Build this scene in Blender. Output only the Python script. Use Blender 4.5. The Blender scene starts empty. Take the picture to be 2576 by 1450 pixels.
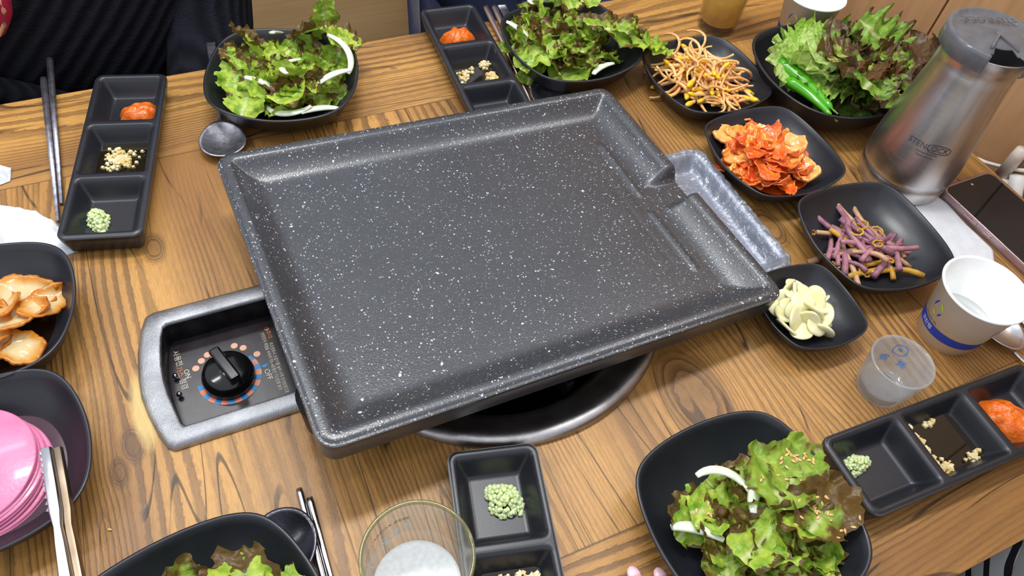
import bpy, bmesh, math, random
from math import sin, cos, pi, radians, sqrt, atan2, hypot
from mathutils import Vector, Matrix, noise as mnoise

SC = bpy.context.scene
COL = SC.collection
T = 73.0            # table top height above the floor, cm; local z = 0 is the table top
S = 0.01

# ------------------------------------------------------------------ camera
cam = bpy.data.cameras.new('camera'); co = bpy.data.objects.new('camera', cam); COL.objects.link(co)
cam.sensor_width = 36; cam.lens = 26.92; cam.clip_start = 0.02; cam.clip_end = 50
R_ = Vector((0.90744, -0.40815, 0.09985)).normalized()
F_ = Vector((0.32291, 0.52533, -0.78724)).normalized()
U_ = R_.cross(F_).normalized()
m = Matrix((R_, U_, -F_)).transposed().to_4x4()
m.translation = Vector((-23.747 * S, -40.472 * S, (T + 57.308) * S))
co.matrix_world = m
SC.camera = co

# ------------------------------------------------------------------ world, lamps, exposure
w = bpy.data.worlds.new('room_light'); SC.world = w; w.use_nodes = True
bg = w.node_tree.nodes['Background']; bg.inputs[0].default_value = (0.86, 0.90, 1.0, 1); bg.inputs[1].default_value = 0.78

def area(name, x, y, z, sx, sy, power, col=(1, 0.995, 0.985)):
    l = bpy.data.lights.new(name, 'AREA'); l.shape = 'RECTANGLE'; l.size = sx * S; l.size_y = sy * S
    l.energy = power; l.color = col
    o = bpy.data.objects.new(name, l); COL.objects.link(o); o.location = (x * S, y * S, (T + z) * S)
    return o
area('ceiling_lamp', -6, 36, 168, 62, 14, 13.5)
area('ceiling_lamp', -118, 44, 168, 62, 14, 6.5)
area('ceiling_lamp', 112, 36, 168, 62, 14, 7.5)
area('ceiling_lamp', -52, 98, 168, 62, 14, 4.0)
area('ceiling_lamp', 6, -34, 168, 62, 14, 1.5)

SC.view_settings.view_transform = 'Standard'; SC.view_settings.look = 'None'
SC.view_settings.gamma = 1; SC.view_settings.use_curve_mapping = False
SC.view_settings.exposure = 0.40

# ------------------------------------------------------------------ materials
def lin(c):
    return tuple(((v / 255) / 12.92 if v <= 10 else (((v / 255) + 0.055) / 1.055) ** 2.4) for v in c)

class NT:
    def __init__(s, name):
        s.m = bpy.data.materials.new(name); s.m.use_nodes = True; s.t = s.m.node_tree
        s.b = s.t.nodes['Principled BSDF']
    def n(s, ty, **kw):
        nd = s.t.nodes.new(ty)
        for k, v in kw.items():
            if k.startswith('i_'):
                k2 = k[2:]; nd.inputs[int(k2) if k2.isdigit() else k2.replace('_', ' ')].default_value = v
            else: setattr(nd, k, v)
        return nd
    def l(s, a, b): s.t.links.new(a, b)
    def math(s, op, a, b=0.0, c=None, clamp=False):
        nd = s.t.nodes.new('ShaderNodeMath'); nd.operation = op; nd.use_clamp = clamp
        for i, v in enumerate((a, b) if c is None else (a, b, c)):
            if isinstance(v, (int, float)): nd.inputs[i].default_value = v
            else: s.l(v, nd.inputs[i])
        return nd.outputs[0]
    def mix(s, f, a, b):
        nd = s.t.nodes.new('ShaderNodeMix'); nd.data_type = 'RGBA'
        for i, v in ((0, f), (6, a), (7, b)):
            if isinstance(v, (int, float)): nd.inputs[i].default_value = v
            elif isinstance(v, tuple): nd.inputs[i].default_value = (*v, 1) if len(v) == 3 else v
            else: s.l(v, nd.inputs[i])
        return nd.outputs[2]
    def ramp(s, f, pts, interp='LINEAR'):
        nd = s.t.nodes.new('ShaderNodeValToRGB'); nd.color_ramp.interpolation = interp
        e = nd.color_ramp.elements
        while len(e) < len(pts): e.new(0.5)
        for i, (p, c) in enumerate(pts):
            e[i].position = p; e[i].color = (*c, 1) if isinstance(c, tuple) else (c, c, c, 1)
        s.l(f, nd.inputs[0]); return nd.outputs[0]
    def noise(s, vec, scale, detail=2.0, rough=0.5, dist=0.0):
        nd = s.n('ShaderNodeTexNoise'); nd.inputs['Scale'].default_value = scale
        nd.inputs['Detail'].default_value = detail; nd.inputs['Roughness'].default_value = rough
        nd.inputs['Distortion'].default_value = dist
        if vec is not None: s.l(vec, nd.inputs['Vector'])
        return nd.outputs[0]
    def bump(s, h, strength, dist=0.001):
        nd = s.n('ShaderNodeBump'); nd.inputs['Strength'].default_value = strength
        nd.inputs['Distance'].default_value = dist; s.l(h, nd.inputs['Height'])
        s.l(nd.outputs[0], s.b.inputs['Normal'])
    def obj(s, mul=100.0):
        tc = s.n('ShaderNodeTexCoord'); v = s.n('ShaderNodeVectorMath', operation='SCALE')
        v.inputs['Scale'].default_value = mul; s.l(tc.outputs['Object'], v.inputs[0]); return v.outputs[0]
    def xyz(s, v):
        nd = s.n('ShaderNodeSeparateXYZ'); s.l(v, nd.inputs[0]); return nd.outputs
    def vec(s, x, y, z=0.0):
        nd = s.n('ShaderNodeCombineXYZ')
        for i, v in enumerate((x, y, z)):
            if isinstance(v, (int, float)): nd.inputs[i].default_value = v
            else: s.l(v, nd.inputs[i])
        return nd.outputs[0]

def mat(name, base, rough=0.5, metal=0.0, col2=None, nscale=1.0, bump=0.0, bscale=4.0, bdist=0.001, trans=0.0, sss=0.0,
        coat=0.0, ior=1.45, spec=0.5, sheen=0.0, objrand=0.0):
    s = NT(name); b = s.b
    b.inputs['Roughness'].default_value = rough; b.inputs['Metallic'].default_value = metal
    b.inputs['IOR'].default_value = ior; b.inputs['Transmission Weight'].default_value = trans
    b.inputs['Coat Weight'].default_value = coat; b.inputs['Coat Roughness'].default_value = 0.08
    b.inputs['Specular IOR Level'].default_value = spec; b.inputs['Sheen Weight'].default_value = sheen
    if sss:
        b.inputs['Subsurface Weight'].default_value = sss; b.inputs['Subsurface Radius'].default_value = (0.8, 0.5, 0.25)
        b.inputs['Subsurface Scale'].default_value = 0.006
    P = s.obj()
    c1 = lin(base); c2 = lin(col2) if col2 else tuple(v * 0.9 for v in c1)
    f = s.noise(P, nscale, 3)
    f = s.ramp(f, [(0.35, 0.0), (0.65, 1.0)])
    c = s.mix(f, c1, c2)
    if objrand:
        oi = s.n('ShaderNodeObjectInfo'); hs = s.n('ShaderNodeHueSaturation')
        v = s.math('MULTIPLY_ADD', oi.outputs['Random'], objrand, 1 - objrand / 2)
        s.l(v, hs.inputs['Value']); s.l(s.math('MULTIPLY_ADD', oi.outputs['Random'], objrand * 0.06, 0.5 - objrand * 0.03), hs.inputs['Hue'])
        s.l(c, hs.inputs['Color']); c = hs.outputs[0]
    s.l(c, b.inputs['Base Color'])
    if bump: s.bump(s.noise(P, bscale, 3), bump, bdist)
    return s.m

def wood_table():
    s = NT('table_wood'); P = s.obj(); x, y, z = s.xyz(P)
    # border strips run the other way: y > 25.5 or y < -26.9
    bm = s.math('MAXIMUM', s.math('GREATER_THAN', y, 25.5), s.math('LESS_THAN', y, -26.9))
    c = s.math('ADD', s.math('MULTIPLY', x, s.math('SUBTRACT', 1.0, bm)), s.math('MULTIPLY', s.math('ADD', y, 61.0), bm))
    a = s.math('ADD', s.math('MULTIPLY', y, s.math('SUBTRACT', 1.0, bm)), s.math('MULTIPLY', x, bm))
    # knots bend the grain round them
    knots = [(10.1, -18.8, 3.0, 2.3), (-34.55, -6.25, 1.0, 1.1), (-35.8, -8.2, .8, .9), (-30, 13.5, 1.1, .8), (44, -17, 2.2, 1.5), (29, -4, 1.8, 1.2)]
    warp = None; kd = None
    for kx, ky, kr, st in knots:
        dx = s.math('DIVIDE', s.math('SUBTRACT', x, kx), kr); dy = s.math('DIVIDE', s.math('SUBTRACT', y, ky), kr * 1.8)
        r2 = s.math('ADD', s.math('MULTIPLY', dx, dx), s.math('MULTIPLY', dy, dy))
        g = s.math('DIVIDE', s.math('MULTIPLY', dx, -kr * st), s.math('ADD', r2, 0.5))
        k = s.math('DIVIDE', 1.0, s.math('ADD', 1.0, s.math('MULTIPLY', r2, r2)))
        warp = g if warp is None else s.math('ADD', warp, g)
        kd = k if kd is None else s.math('MAXIMUM', kd, k)
    warp = s.math('MULTIPLY', warp, s.math('SUBTRACT', 1.0, bm))
    c = s.math('ADD', c, s.math('MULTIPLY', warp, 0.45))
    lo = s.noise(s.vec(s.math('MULTIPLY', c, 0.075), s.math('MULTIPLY', a, 0.02)), 1.0, 1.5)
    rag = s.noise(s.vec(s.math('MULTIPLY', c, 3.0), s.math('MULTIPLY', a, 1.1)), 1.0, 4, 0.7)
    rg = s.math('MULTIPLY', s.math('SUBTRACT', rag, 0.5), 0.5)
    fr = s.math('ADD', s.math('FRACT', s.math('ADD', s.math('MULTIPLY', lo, 9.0), s.math('MULTIPLY', c, 0.82))), rg)
    fr2 = s.math('ADD', s.math('FRACT', s.math('ADD', s.math('MULTIPLY', lo, 14.0), s.math('MULTIPLY', c, 2.3))), rg)
    st1 = s.ramp(fr, [(0.0, 0.9), (0.10, 0.0), (0.52, 0.0), (0.68, 0.75), (0.93, 0.8), (1.0, 1.0)])
    st2 = s.ramp(fr2, [(0.0, 0.8), (0.15, 0.0), (0.55, 0.05), (0.92, 0.75), (1.0, 0.9)])
    sel = s.ramp(s.noise(s.vec(s.math('MULTIPLY', c, 0.11), s.math('MULTIPLY', a, 0.008), 4.0), 1.0, 2), [(0.44, 0.0), (0.56, 1.0)])
    stripe = s.math('ADD', s.math('MULTIPLY', st1, s.math('SUBTRACT', 1.0, sel)), s.math('MULTIPLY', st2, sel))
    msk = s.ramp(s.noise(s.vec(s.math('MULTIPLY', c, 0.09), s.math('MULTIPLY', a, 0.012), 14.0), 1.0, 2), [(0.36, 0.12), (0.50, 1.0)])
    dark = s.math('MULTIPLY', stripe, msk)
    broad = s.ramp(s.noise(s.vec(s.math('MULTIPLY', c, 0.11), s.math('MULTIPLY', a, 0.018), 9.0), 1.0, 2), [(0.40, 0.0), (0.68, 1.0)])
    fib = s.noise(s.vec(s.math('MULTIPLY', c, 8.0), s.math('MULTIPLY', a, 0.8)), 1.0, 4, 0.7)
    base = s.mix(broad, lin((198, 148, 78)), lin((146, 104, 56)))
    base = s.mix(s.math('MULTIPLY', s.ramp(fib, [(0.38, 0.0), (0.66, 1.0)]), 0.38), base, lin((130, 88, 46)))
    base = s.mix(s.math('MULTIPLY', dark, 0.78), base, lin((78, 53, 32)))
    # thin cracks
    n2 = s.noise(s.vec(s.math('MULTIPLY', c, 0.16), s.math('MULTIPLY', a, 0.012), 20.0), 1.0, 1)
    cr = s.math('ABSOLUTE', s.math('SUBTRACT', s.math('FRACT', s.math('MULTIPLY', n2, 13.0)), 0.5))
    crk = s.ramp(cr, [(0.0, 1.0), (0.028, 0.85), (0.05, 0.0)])
    crm = s.ramp(s.noise(s.vec(s.math('MULTIPLY', c, 0.5), s.math('MULTIPLY', a, 0.06), 33.0), 1.0, 2), [(0.45, 0.0), (0.55, 1.0)])
    crk = s.math('MULTIPLY', crk, crm)
    base = s.mix(s.math('MULTIPLY', crk, 0.85), base, lin((48, 34, 24)))
    kf = s.math('MULTIPLY', s.ramp(kd, [(0.35, 0.0), (0.75, 1.0)]), s.math('SUBTRACT', 1.0, bm))
    krg = s.ramp(s.math('FRACT', s.math('MULTIPLY', s.math('ADD', kd, s.math('MULTIPLY', rag, 0.12)), 6.0)), [(0.3, 0.0), (0.9, 1.0)])
    base = s.mix(s.math('MULTIPLY', kf, s.math('MULTIPLY_ADD', krg, 0.45, 0.42)), base, lin((88, 60, 34)))
    # strip joints
    j = s.math('MINIMUM', s.math('ABSOLUTE', s.math('SUBTRACT', y, 25.5)), s.math('ABSOLUTE', s.math('ADD', y, 26.9)))
    base = s.mix(s.ramp(j, [(0.0, 0.75), (0.12, 0.0)]), base, lin((60, 42, 28)))
    # glue stain round the burner frame corner
    dx = s.math('SUBTRACT', x, -33.4); dy = s.math('SUBTRACT', y, -3.4)
    g = s.math('ADD', s.math('MULTIPLY', s.math('MULTIPLY', dx, dx), 1.6), s.math('MULTIPLY', s.math('MULTIPLY', dy, dy), 0.10))
    g = s.math('ADD', g, s.math('MULTIPLY', rag, 0.8))
    base = s.mix(s.ramp(s.math('MULTIPLY', g, 0.4), [(0.35, 0.75), (0.85, 0.0)]), base, lin((214, 186, 116)))
    s.l(base, s.b.inputs['Base Color'])
    s.b.inputs['Roughness'].default_value = 0.4; s.b.inputs['Specular IOR Level'].default_value = 0.45
    h = s.math('ADD', s.math('MULTIPLY', s.noise(P, 6.0, 3), 0.5), s.math('SUBTRACT', s.math('MULTIPLY', fib, 0.6), s.math('ADD', crk, s.math('MULTIPLY', dark, 0.3))))
    s.bump(h, 0.35, 0.0008)
    return s.m

def wood_plain(name, ax, c1, c2, sc=1.0):
    s = NT(name); P = s.obj(); o = s.xyz(P)
    al = o[ax]; cr = s.math('ADD', o[(ax + 1) % 3], s.math('MULTIPLY', o[(ax + 2) % 3], 0.8))
    oi = s.n('ShaderNodeObjectInfo')
    ph = s.math('MULTIPLY', oi.outputs['Random'], 40.0)
    n = s.noise(s.vec(s.math('MULTIPLY', cr, 0.22 * sc), s.math('MULTIPLY', al, 0.025 * sc), ph), 1.0, 4, 0.6)
    f = s.ramp(n, [(0.32, 0.0), (0.68, 1.0)])
    n2 = s.noise(s.vec(s.math('MULTIPLY', cr, 1.6), s.math('MULTIPLY', al, 0.05), ph), 1.0, 3)
    c = s.mix(f, lin(c1), lin(c2))
    c = s.mix(s.math('MULTIPLY', s.ramp(n2, [(0.4, 0.0), (0.7, 1.0)]), 0.25), c, tuple(v * 0.6 for v in lin(c2)))
    s.l(c, s.b.inputs['Base Color']); s.b.inputs['Roughness'].default_value = 0.5
    s.bump(n2, 0.15, 0.0005)
    return s.m

def speckle():
    s = NT('speckled_coating'); P = s.obj()
    x, y, z = s.xyz(P)
    Q = s.vec(x, y, z)
    def flecks(scale, thr, dens, stretch=0.0):
        w_ = s.n('ShaderNodeTexNoise'); w_.inputs['Scale'].default_value = scale * 1.3; s.l(Q, w_.inputs['Vector'])
        ad = s.n('ShaderNodeVectorMath', operation='MULTIPLY_ADD')
        s.l(w_.outputs['Color'], ad.inputs[0]); ad.inputs[1].default_value = (0.9 / scale,) * 3; s.l(Q, ad.inputs[2])
        v = s.n('ShaderNodeTexVoronoi'); v.inputs['Scale'].default_value = scale; s.l(ad.outputs[0], v.inputs['Vector'])
        rnd = s.xyz(v.outputs['Color'])
        size = s.math('MULTIPLY', s.ramp(rnd[0], [(1 - dens, 0.0), (1.0, 1.0)]), thr)
        return s.math('GREATER_THAN', s.math('SUBTRACT', size, v.outputs['Distance']), 0.0)
    a = flecks(4.4, 0.37, 0.42); b = flecks(1.5, 0.20, 0.30); c = flecks(8.5, 0.42, 0.40)
    cl = s.ramp(s.noise(Q, 0.35, 2), [(0.3, 0.35), (0.65, 1.0)])
    f = s.math('MAXIMUM', b, s.math('MAXIMUM', s.math('MULTIPLY', a, cl), s.math('MULTIPLY', c, s.math('MULTIPLY', cl, 0.28))))
    # only the coated upper side carries flecks
    up = s.n('ShaderNodeNewGeometry'); nz = s.xyz(up.outputs['Normal'])[2]
    f = s.math('MULTIPLY', f, s.ramp(nz, [(0.05, 0.06), (0.45, 1.0)]))
    base = s.mix(s.noise(Q, 0.3, 2), lin((60, 62, 66)), lin((48, 50, 54)))
    col = s.mix(s.math('MULTIPLY', f, 0.85), base, lin((198, 206, 216)))
    s.l(col, s.b.inputs['Base Color']); s.b.inputs['Roughness'].default_value = 0.27
    s.b.inputs['Metallic'].default_value = 0.0; s.b.inputs['Specular IOR Level'].default_value = 0.75
    s.bump(s.noise(Q, 7.0, 2), 0.35, 0.0006)
    return s.m

def lettuce(name, red, lightc=(196, 216, 84), green=(120, 166, 44), redc=(92, 48, 34), pale=0.0):
    s = NT(name); tc = s.n('ShaderNodeTexCoord'); u, v, _ = s.xyz(tc.outputs['UV'])
    P = s.obj(); oi = s.n('ShaderNodeObjectInfo'); rnd = oi.outputs['Random']
    off = s.n('ShaderNodeVectorMath', operation='ADD'); s.l(P, off.inputs[0])
    s.l(s.vec(s.math('MULTIPLY', rnd, 50.0), 0.0, 0.0), off.inputs[1]); Q = off.outputs[0]
    nn = s.noise(Q, 0.9, 4, 0.6)
    g = s.mix(s.ramp(nn, [(0.35, 0.0), (0.65, 1.0)]), lin(green), lin(lightc))
    rib = s.ramp(s.math('ABSOLUTE', s.math('SUBTRACT', v, 0.0)), [(0.03, 1.0), (0.14, 0.0)])
    ribm = s.math('MULTIPLY', rib, s.ramp(u, [(0.15, 0.9), (0.8, 0.1)]))
    g = s.mix(ribm, g, lin((214, 222, 160)))
    if pale: g = s.mix(s.math('MULTIPLY', s.ramp(u, [(0.1, 1.0), (0.7, 0.0)]), pale), g, lin((214, 230, 150)))
    e = s.math('MAXIMUM', v, s.math('MULTIPLY_ADD', u, 1.1, -0.15))
    e = s.math('ADD', e, s.math('MULTIPLY', s.math('SUBTRACT', s.noise(Q, 0.8, 3), 0.5), 1.7))
    e = s.math('ADD', e, s.math('MULTIPLY', s.math('SUBTRACT', rnd, 0.5), 0.9))
    rf = s.ramp(e, [(1.25 - red, 0.0), (1.55 - red, 1.0)]) if red < 1.2 else s.ramp(e, [(0.0, 0.4), (0.5, 1.0)])
    c = s.mix(s.math('MULTIPLY', rf, 0.9), g, lin(redc))
    s.l(c, s.b.inputs['Base Color']); s.b.inputs['Roughness'].default_value = 0.34
    s.b.inputs['Specular IOR Level'].default_value = 0.4
    vo = s.n('ShaderNodeTexVoronoi', feature='SMOOTH_F1'); vo.inputs['Scale'].default_value = 1.6; s.l(Q, vo.inputs['Vector'])
    h = s.math('ADD', vo.outputs['Distance'], s.math('MULTIPLY', s.noise(Q, 3.0, 2), 0.4))
    s.bump(h, 0.7, 0.0025)
    tr = s.n('ShaderNodeBsdfTranslucent'); s.l(c, tr.inputs[0])
    mx = s.n('ShaderNodeMixShader'); mx.inputs[0].default_value = 0.28
    out = [n for n in s.t.nodes if n.type == 'OUTPUT_MATERIAL'][0]
    s.l(s.b.outputs[0], mx.inputs[1]); s.l(tr.outputs[0], mx.inputs[2]); s.l(mx.outputs[0], out.inputs[0])
    return s.m

def brushed(name, base, rough, zring=False, sx=1.0, sy=1.0, bumps=0.2, scr=0.0):
    s = NT(name); P = s.obj(); x, y, z = s.xyz(P)
    if zring:
        ang = s.math('ARCTAN2', y, x)
        n = s.noise(s.vec(s.math('MULTIPLY', ang, 1.2), s.math('MULTIPLY', z, 9.0)), 1.0, 4, 0.7)
        st = s.noise(s.vec(s.math('MULTIPLY', ang, 2.6), s.math('MULTIPLY', z, 0.06)), 1.0, 3)
    else:
        n = s.noise(s.vec(s.math('MULTIPLY', x, sx), s.math('MULTIPLY', y, sy), z), 2.0, 5, 0.7)
        st = s.noise(P, 0.4, 3)
    c = s.mix(s.ramp(st, [(0.3, 0.0), (0.7, 1.0)]), lin(base), tuple(v * 0.62 for v in lin(base)))
    s.l(c, s.b.inputs['Base Color']); s.b.inputs['Metallic'].default_value = 1.0
    s.l(s.math('MULTIPLY_ADD', n, 0.22, rough - 0.1), s.b.inputs['Roughness'])
    s.bump(n, bumps, 0.0006)
    return s.m

def thin_glass(name, tint=(250, 252, 252), mist=0.0, mistcol=(235, 240, 244), rough=0.03, refl=1.0, wav=0.0):
    s = NT(name); out = [n for n in s.t.nodes if n.type == 'OUTPUT_MATERIAL'][0]
    tr = s.n('ShaderNodeBsdfTransparent'); tr.inputs[0].default_value = (*lin(tint), 1)
    gl = s.n('ShaderNodeBsdfGlossy'); gl.inputs['Roughness'].default_value = rough
    lw = s.n('ShaderNodeLayerWeight'); lw.inputs[0].default_value = 0.5
    fz = s.math('MULTIPLY_ADD', s.math('POWER', lw.outputs['Facing'], 4.0), 0.9, 0.05)
    P = s.obj()
    if wav:
        bp = s.n('ShaderNodeBump'); bp.inputs['Strength'].default_value = wav; bp.inputs['Distance'].default_value = 0.003
        s.l(s.noise(P, 1.2, 3), bp.inputs['Height']); s.l(bp.outputs[0], gl.inputs['Normal'])
    m1 = s.n('ShaderNodeMixShader'); s.l(s.math('MULTIPLY', fz, refl, clamp=True), m1.inputs[0]); s.l(tr.outputs[0], m1.inputs[1]); s.l(gl.outputs[0], m1.inputs[2])
    last = m1.outputs[0]
    if mist:
        df = s.n('ShaderNodeBsdfDiffuse'); df.inputs[0].default_value = (*lin(mistcol), 1)
        tl = s.n('ShaderNodeBsdfTranslucent'); tl.inputs[0].default_value = (*lin(mistcol), 1)
        ad = s.n('ShaderNodeMixShader'); ad.inputs[0].default_value = 0.5; s.l(df.outputs[0], ad.inputs[1]); s.l(tl.outputs[0], ad.inputs[2])
        m2 = s.n('ShaderNodeMixShader'); s.l(s.math('MULTIPLY', s.ramp(s.noise(P, 0.8, 3), [(0.3, 0.7), (0.7, 1.0)]), mist), m2.inputs[0])
        s.l(last, m2.inputs[1]); s.l(ad.outputs[0], m2.inputs[2]); last = m2.outputs[0]
    s.l(last, out.inputs[0]); return s.m

M = {}
M['wood'] = wood_table()
M['edge'] = mat('table_edge', (150, 112, 92), 0.5, col2=(128, 92, 72))
M['wallwood'] = wood_plain('wall_wood', 2, (202, 158, 114), (178, 134, 92))
M['panelwood'] = wood_plain('panel_wood', 0, (232, 196, 142), (218, 178, 120), 0.8)
M['seatwood'] = wood_plain('seat_wood', 0, (196, 138, 88), (176, 116, 66))
M['floor'] = wood_plain('floor_wood', 1, (120, 92, 66), (90, 66, 46))
M['dark_void'] = mat('dark_metal_leg', (34, 32, 31), 0.5, 0.6)
M['melamine'] = mat('black_melamine', (34, 36, 42), 0.33, col2=(30, 32, 38), nscale=0.4, bump=0.05, bscale=12, spec=0.6)
M['griddle'] = speckle()
M['steel_frame'] = brushed('scratched_steel', (196, 198, 202), 0.36, sx=7, sy=2, bumps=0.9)
M['steel_ring'] = brushed('ring_steel', (190, 187, 186), 0.36, sx=2, sy=2, bumps=0.25)
M['jug'] = brushed('jug_steel', (222, 219, 218), 0.34, zring=True, bumps=0.12)
M['steel'] = mat('cutlery_steel', (196, 196, 200), 0.22, 1.0, bump=0.05, bscale=3)
M['steel_dull'] = mat('dull_cutlery_steel', (178, 178, 186), 0.4, 1.0, col2=(140, 140, 148), nscale=1.5, bump=0.1)
M['steel_dark_reflection'] = mat('steel_painted_dark_reflection', (66, 66, 72), 0.22, 1.0, col2=(52, 52, 58), nscale=0.5, bump=0.05)  # dark surroundings mirrored in the spoon are painted into the base colour
M['steel_wood_reflection'] = mat('steel_painted_wood_reflection', (150, 134, 116), 0.35, 1.0, col2=(128, 112, 94), nscale=0.4)  # tan base colour paints the reflected wood into the tongs arm
M['steel_warm'] = mat('warm_cutlery_steel', (224, 208, 204), 0.35, 1.0, col2=(196, 180, 178), nscale=0.5)
M['panel_black'] = mat('panel_print_black', (34, 28, 30), 0.22, col2=(44, 38, 42), nscale=0.8, bump=0.05, bscale=1)
M['box_dark'] = mat('recess_metal', (52, 54, 58), 0.35, 0.7, col2=(30, 30, 32), nscale=0.5)
M['knob'] = mat('knob_plastic', (14, 14, 16), 0.14, spec=0.6)
M['blue'] = mat('print_blue', (44, 132, 190), 0.4, col2=(34, 110, 160))
M['orange'] = mat('print_orange', (206, 92, 60), 0.4, col2=(214, 150, 120), nscale=0.5)
M['pinkdot'] = mat('print_salmon', (222, 160, 146), 0.4, col2=(214, 168, 120), nscale=1.2)
M['cream'] = mat('print_cream', (214, 202, 186), 0.5)
M['orangetxt'] = mat('print_orange_text', (220, 130, 60), 0.5)
M['iron'] = mat('black_iron', (22, 22, 26), 0.5, 0.4, bump=0.2)
M['paper'] = mat('paper_white', (243, 245, 244), 0.55, col2=(239, 241, 240), bump=0.05, sss=0.05)
M['water'] = thin_glass('clear_water', (246, 248, 246), 0.12)
M['cupblue'] = mat('cup_blue_print', (30, 66, 178), 0.5)
M['cupgreen'] = mat('cup_green_print', (176, 222, 60), 0.5)
M['cupgrey'] = mat('cup_grey_print', (92, 104, 140), 0.5)
M['glass'] = thin_glass('clear_glass', (244, 246, 244), 0.05)
M['rimglass'] = thin_glass('thick_glass_rim', (196, 194, 150), 0.3, (190, 186, 130), 0.05, 1.6)
M['frost'] = thin_glass('misted_glass', (240, 244, 246), 0.34, rough=0.1)
M['beer'] = thin_glass('lager_beer', (255, 222, 110), 0.7, (255, 214, 96))
M['foam'] = mat('beer_foam', (240, 241, 240), 0.6, col2=(228, 229, 228), nscale=3, bump=0.4, bscale=5, sss=0.2)
M['glassblue'] = mat('shot_glass_print', (60, 140, 232), 0.4)
M['logoyellow'] = mat('logo_yellow', (240, 200, 30), 0.4)
M['logoblack'] = mat('logo_dark', (40, 42, 46), 0.4)
M['logogrey'] = mat('logo_silver', (176, 184, 192), 0.4, 0.0)
M['engrave'] = mat('engraved_print', (92, 90, 92), 0.5, 0.6)
M['lidplastic'] = thin_glass('smoky_lid_plastic', (190, 192, 196), 0.55, (176, 178, 184), 0.12)
M['tissue'] = mat('white_tissue', (222, 226, 230), 0.9, col2=(214, 219, 224), bump=0.3, bscale=9, sss=0.1)
M['screen'] = mat('phone_screen', (26, 30, 34), 0.06, spec=0.6)
M['phonerim'] = mat('phone_frame_pink', (214, 190, 192), 0.2, 0.9)
M['case'] = thin_glass('clear_phone_case', (236, 228, 228), 0.25, (226, 208, 210))
M['liner'] = None
M['cable'] = mat('white_cable', (232, 230, 224), 0.5)
M['knit'] = None
M['jeans'] = mat('navy_denim', (50, 64, 110), 0.85, col2=(38, 48, 84), nscale=3, bump=0.4, bscale=12, sheen=0.3, spec=0.12)
M['darkjeans'] = mat('dark_denim', (19, 22, 34), 0.95, col2=(15, 17, 28), nscale=3, bump=0.4, bscale=12, spec=0.12)
M['navyshirt'] = mat('dark_navy_cloth', (20, 26, 46), 0.85, bump=0.3, bscale=5, spec=0.12)
M['skin'] = mat('skin', (226, 170, 156), 0.5, col2=(222, 150, 140), nscale=0.6, sss=0.2, bump=0.08, bscale=10)
M['nail'] = mat('fingernail', (232, 190, 200), 0.25, coat=0.3)
M['nailtip'] = mat('fingernail_tip', (240, 232, 220), 0.3)
M['hair'] = mat('black_hair', (22, 18, 18), 0.4, bump=0.5, bscale=8)
M['crimson'] = mat('crimson_cloth', (176, 30, 66), 0.6, col2=(150, 22, 54), bump=0.2)
M['chilli'] = mat('green_chilli_skin', (70, 158, 22), 0.16, col2=(84, 172, 30), nscale=0.4, coat=0.4)
M['chillistem'] = mat('chilli_stem', (110, 150, 60), 0.5)
M['onion_w'] = mat('raw_onion', (226, 232, 214), 0.25, col2=(206, 216, 190), nscale=0.8, sss=0.3)
M['garlic'] = mat('peeled_garlic', (238, 234, 196), 0.32, col2=(230, 222, 160), nscale=0.5, sss=0.35, objrand=0.08)
M['wasabi'] = mat('grated_wasabi', (206, 224, 150), 0.45, col2=(220, 232, 172), nscale=2, sss=0.4)
M['ssam'] = mat('red_soybean_paste', (226, 116, 26), 0.2, col2=(212, 88, 18), nscale=1.6, bump=0.5, bscale=4, bdist=0.002, coat=0.3)
M['crumb'] = mat('minced_garlic_crumb', (228, 216, 176), 0.35, col2=(206, 176, 104), nscale=1.2, sss=0.2)
M['oil'] = mat('sesame_oil', (30, 26, 18), 0.03, spec=0.7)
M['sesame'] = mat('toasted_sesame', (222, 182, 120), 0.45, objrand=0.15)
M['sprout'] = mat('seasoned_bean_sprout', (240, 202, 140), 0.22, col2=(238, 166, 92), nscale=0.5, sss=0.3, objrand=0.15, coat=0.2)
M['bean'] = mat('yellow_bean_head', (240, 200, 40), 0.28, col2=(232, 180, 30), sss=0.2)
M['kim_or'] = mat('kimchi_orange', (240, 136, 44), 0.2, col2=(224, 84, 30), nscale=0.9, bump=0.5, bscale=2.2, bdist=0.003, objrand=0.25, coat=0.5, sss=0.15)
M['kim_red'] = mat('kimchi_red', (220, 74, 34), 0.2, col2=(240, 130, 64), nscale=0.9, bump=0.5, bscale=2.2, bdist=0.003, objrand=0.25, coat=0.5, sss=0.15)
M['kim_pale'] = mat('kimchi_pale_stem', (244, 190, 108), 0.2, col2=(238, 146, 56), nscale=0.6, bump=0.2, bscale=2, objrand=0.12, coat=0.5, sss=0.2)
M['kim_juice'] = mat('kimchi_juice', (206, 84, 24), 0.08, col2=(190, 66, 18), coat=0.3)
M['fern_p'] = mat('bracken_purple', (176, 124, 134), 0.45, col2=(132, 86, 104), nscale=0.8, objrand=0.35, bump=0.3, bscale=4)
M['fern_b'] = mat('bracken_tan', (196, 156, 116), 0.45, col2=(164, 120, 96), nscale=0.8, objrand=0.3, bump=0.3, bscale=4)
M['fern_y'] = mat('bracken_yellow', (196, 156, 62), 0.45, col2=(180, 128, 48), nscale=0.8, objrand=0.2, bump=0.3, bscale=5)
M['radish'] = mat('pink_pickled_radish', (228, 136, 172), 0.3, col2=(220, 116, 156), nscale=0.3, sss=0.35, bump=0.15, bscale=4, coat=0.2)
M['pinkjuice'] = mat('pink_pickling_juice', (70, 44, 56), 0.06, spec=0.6)
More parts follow.
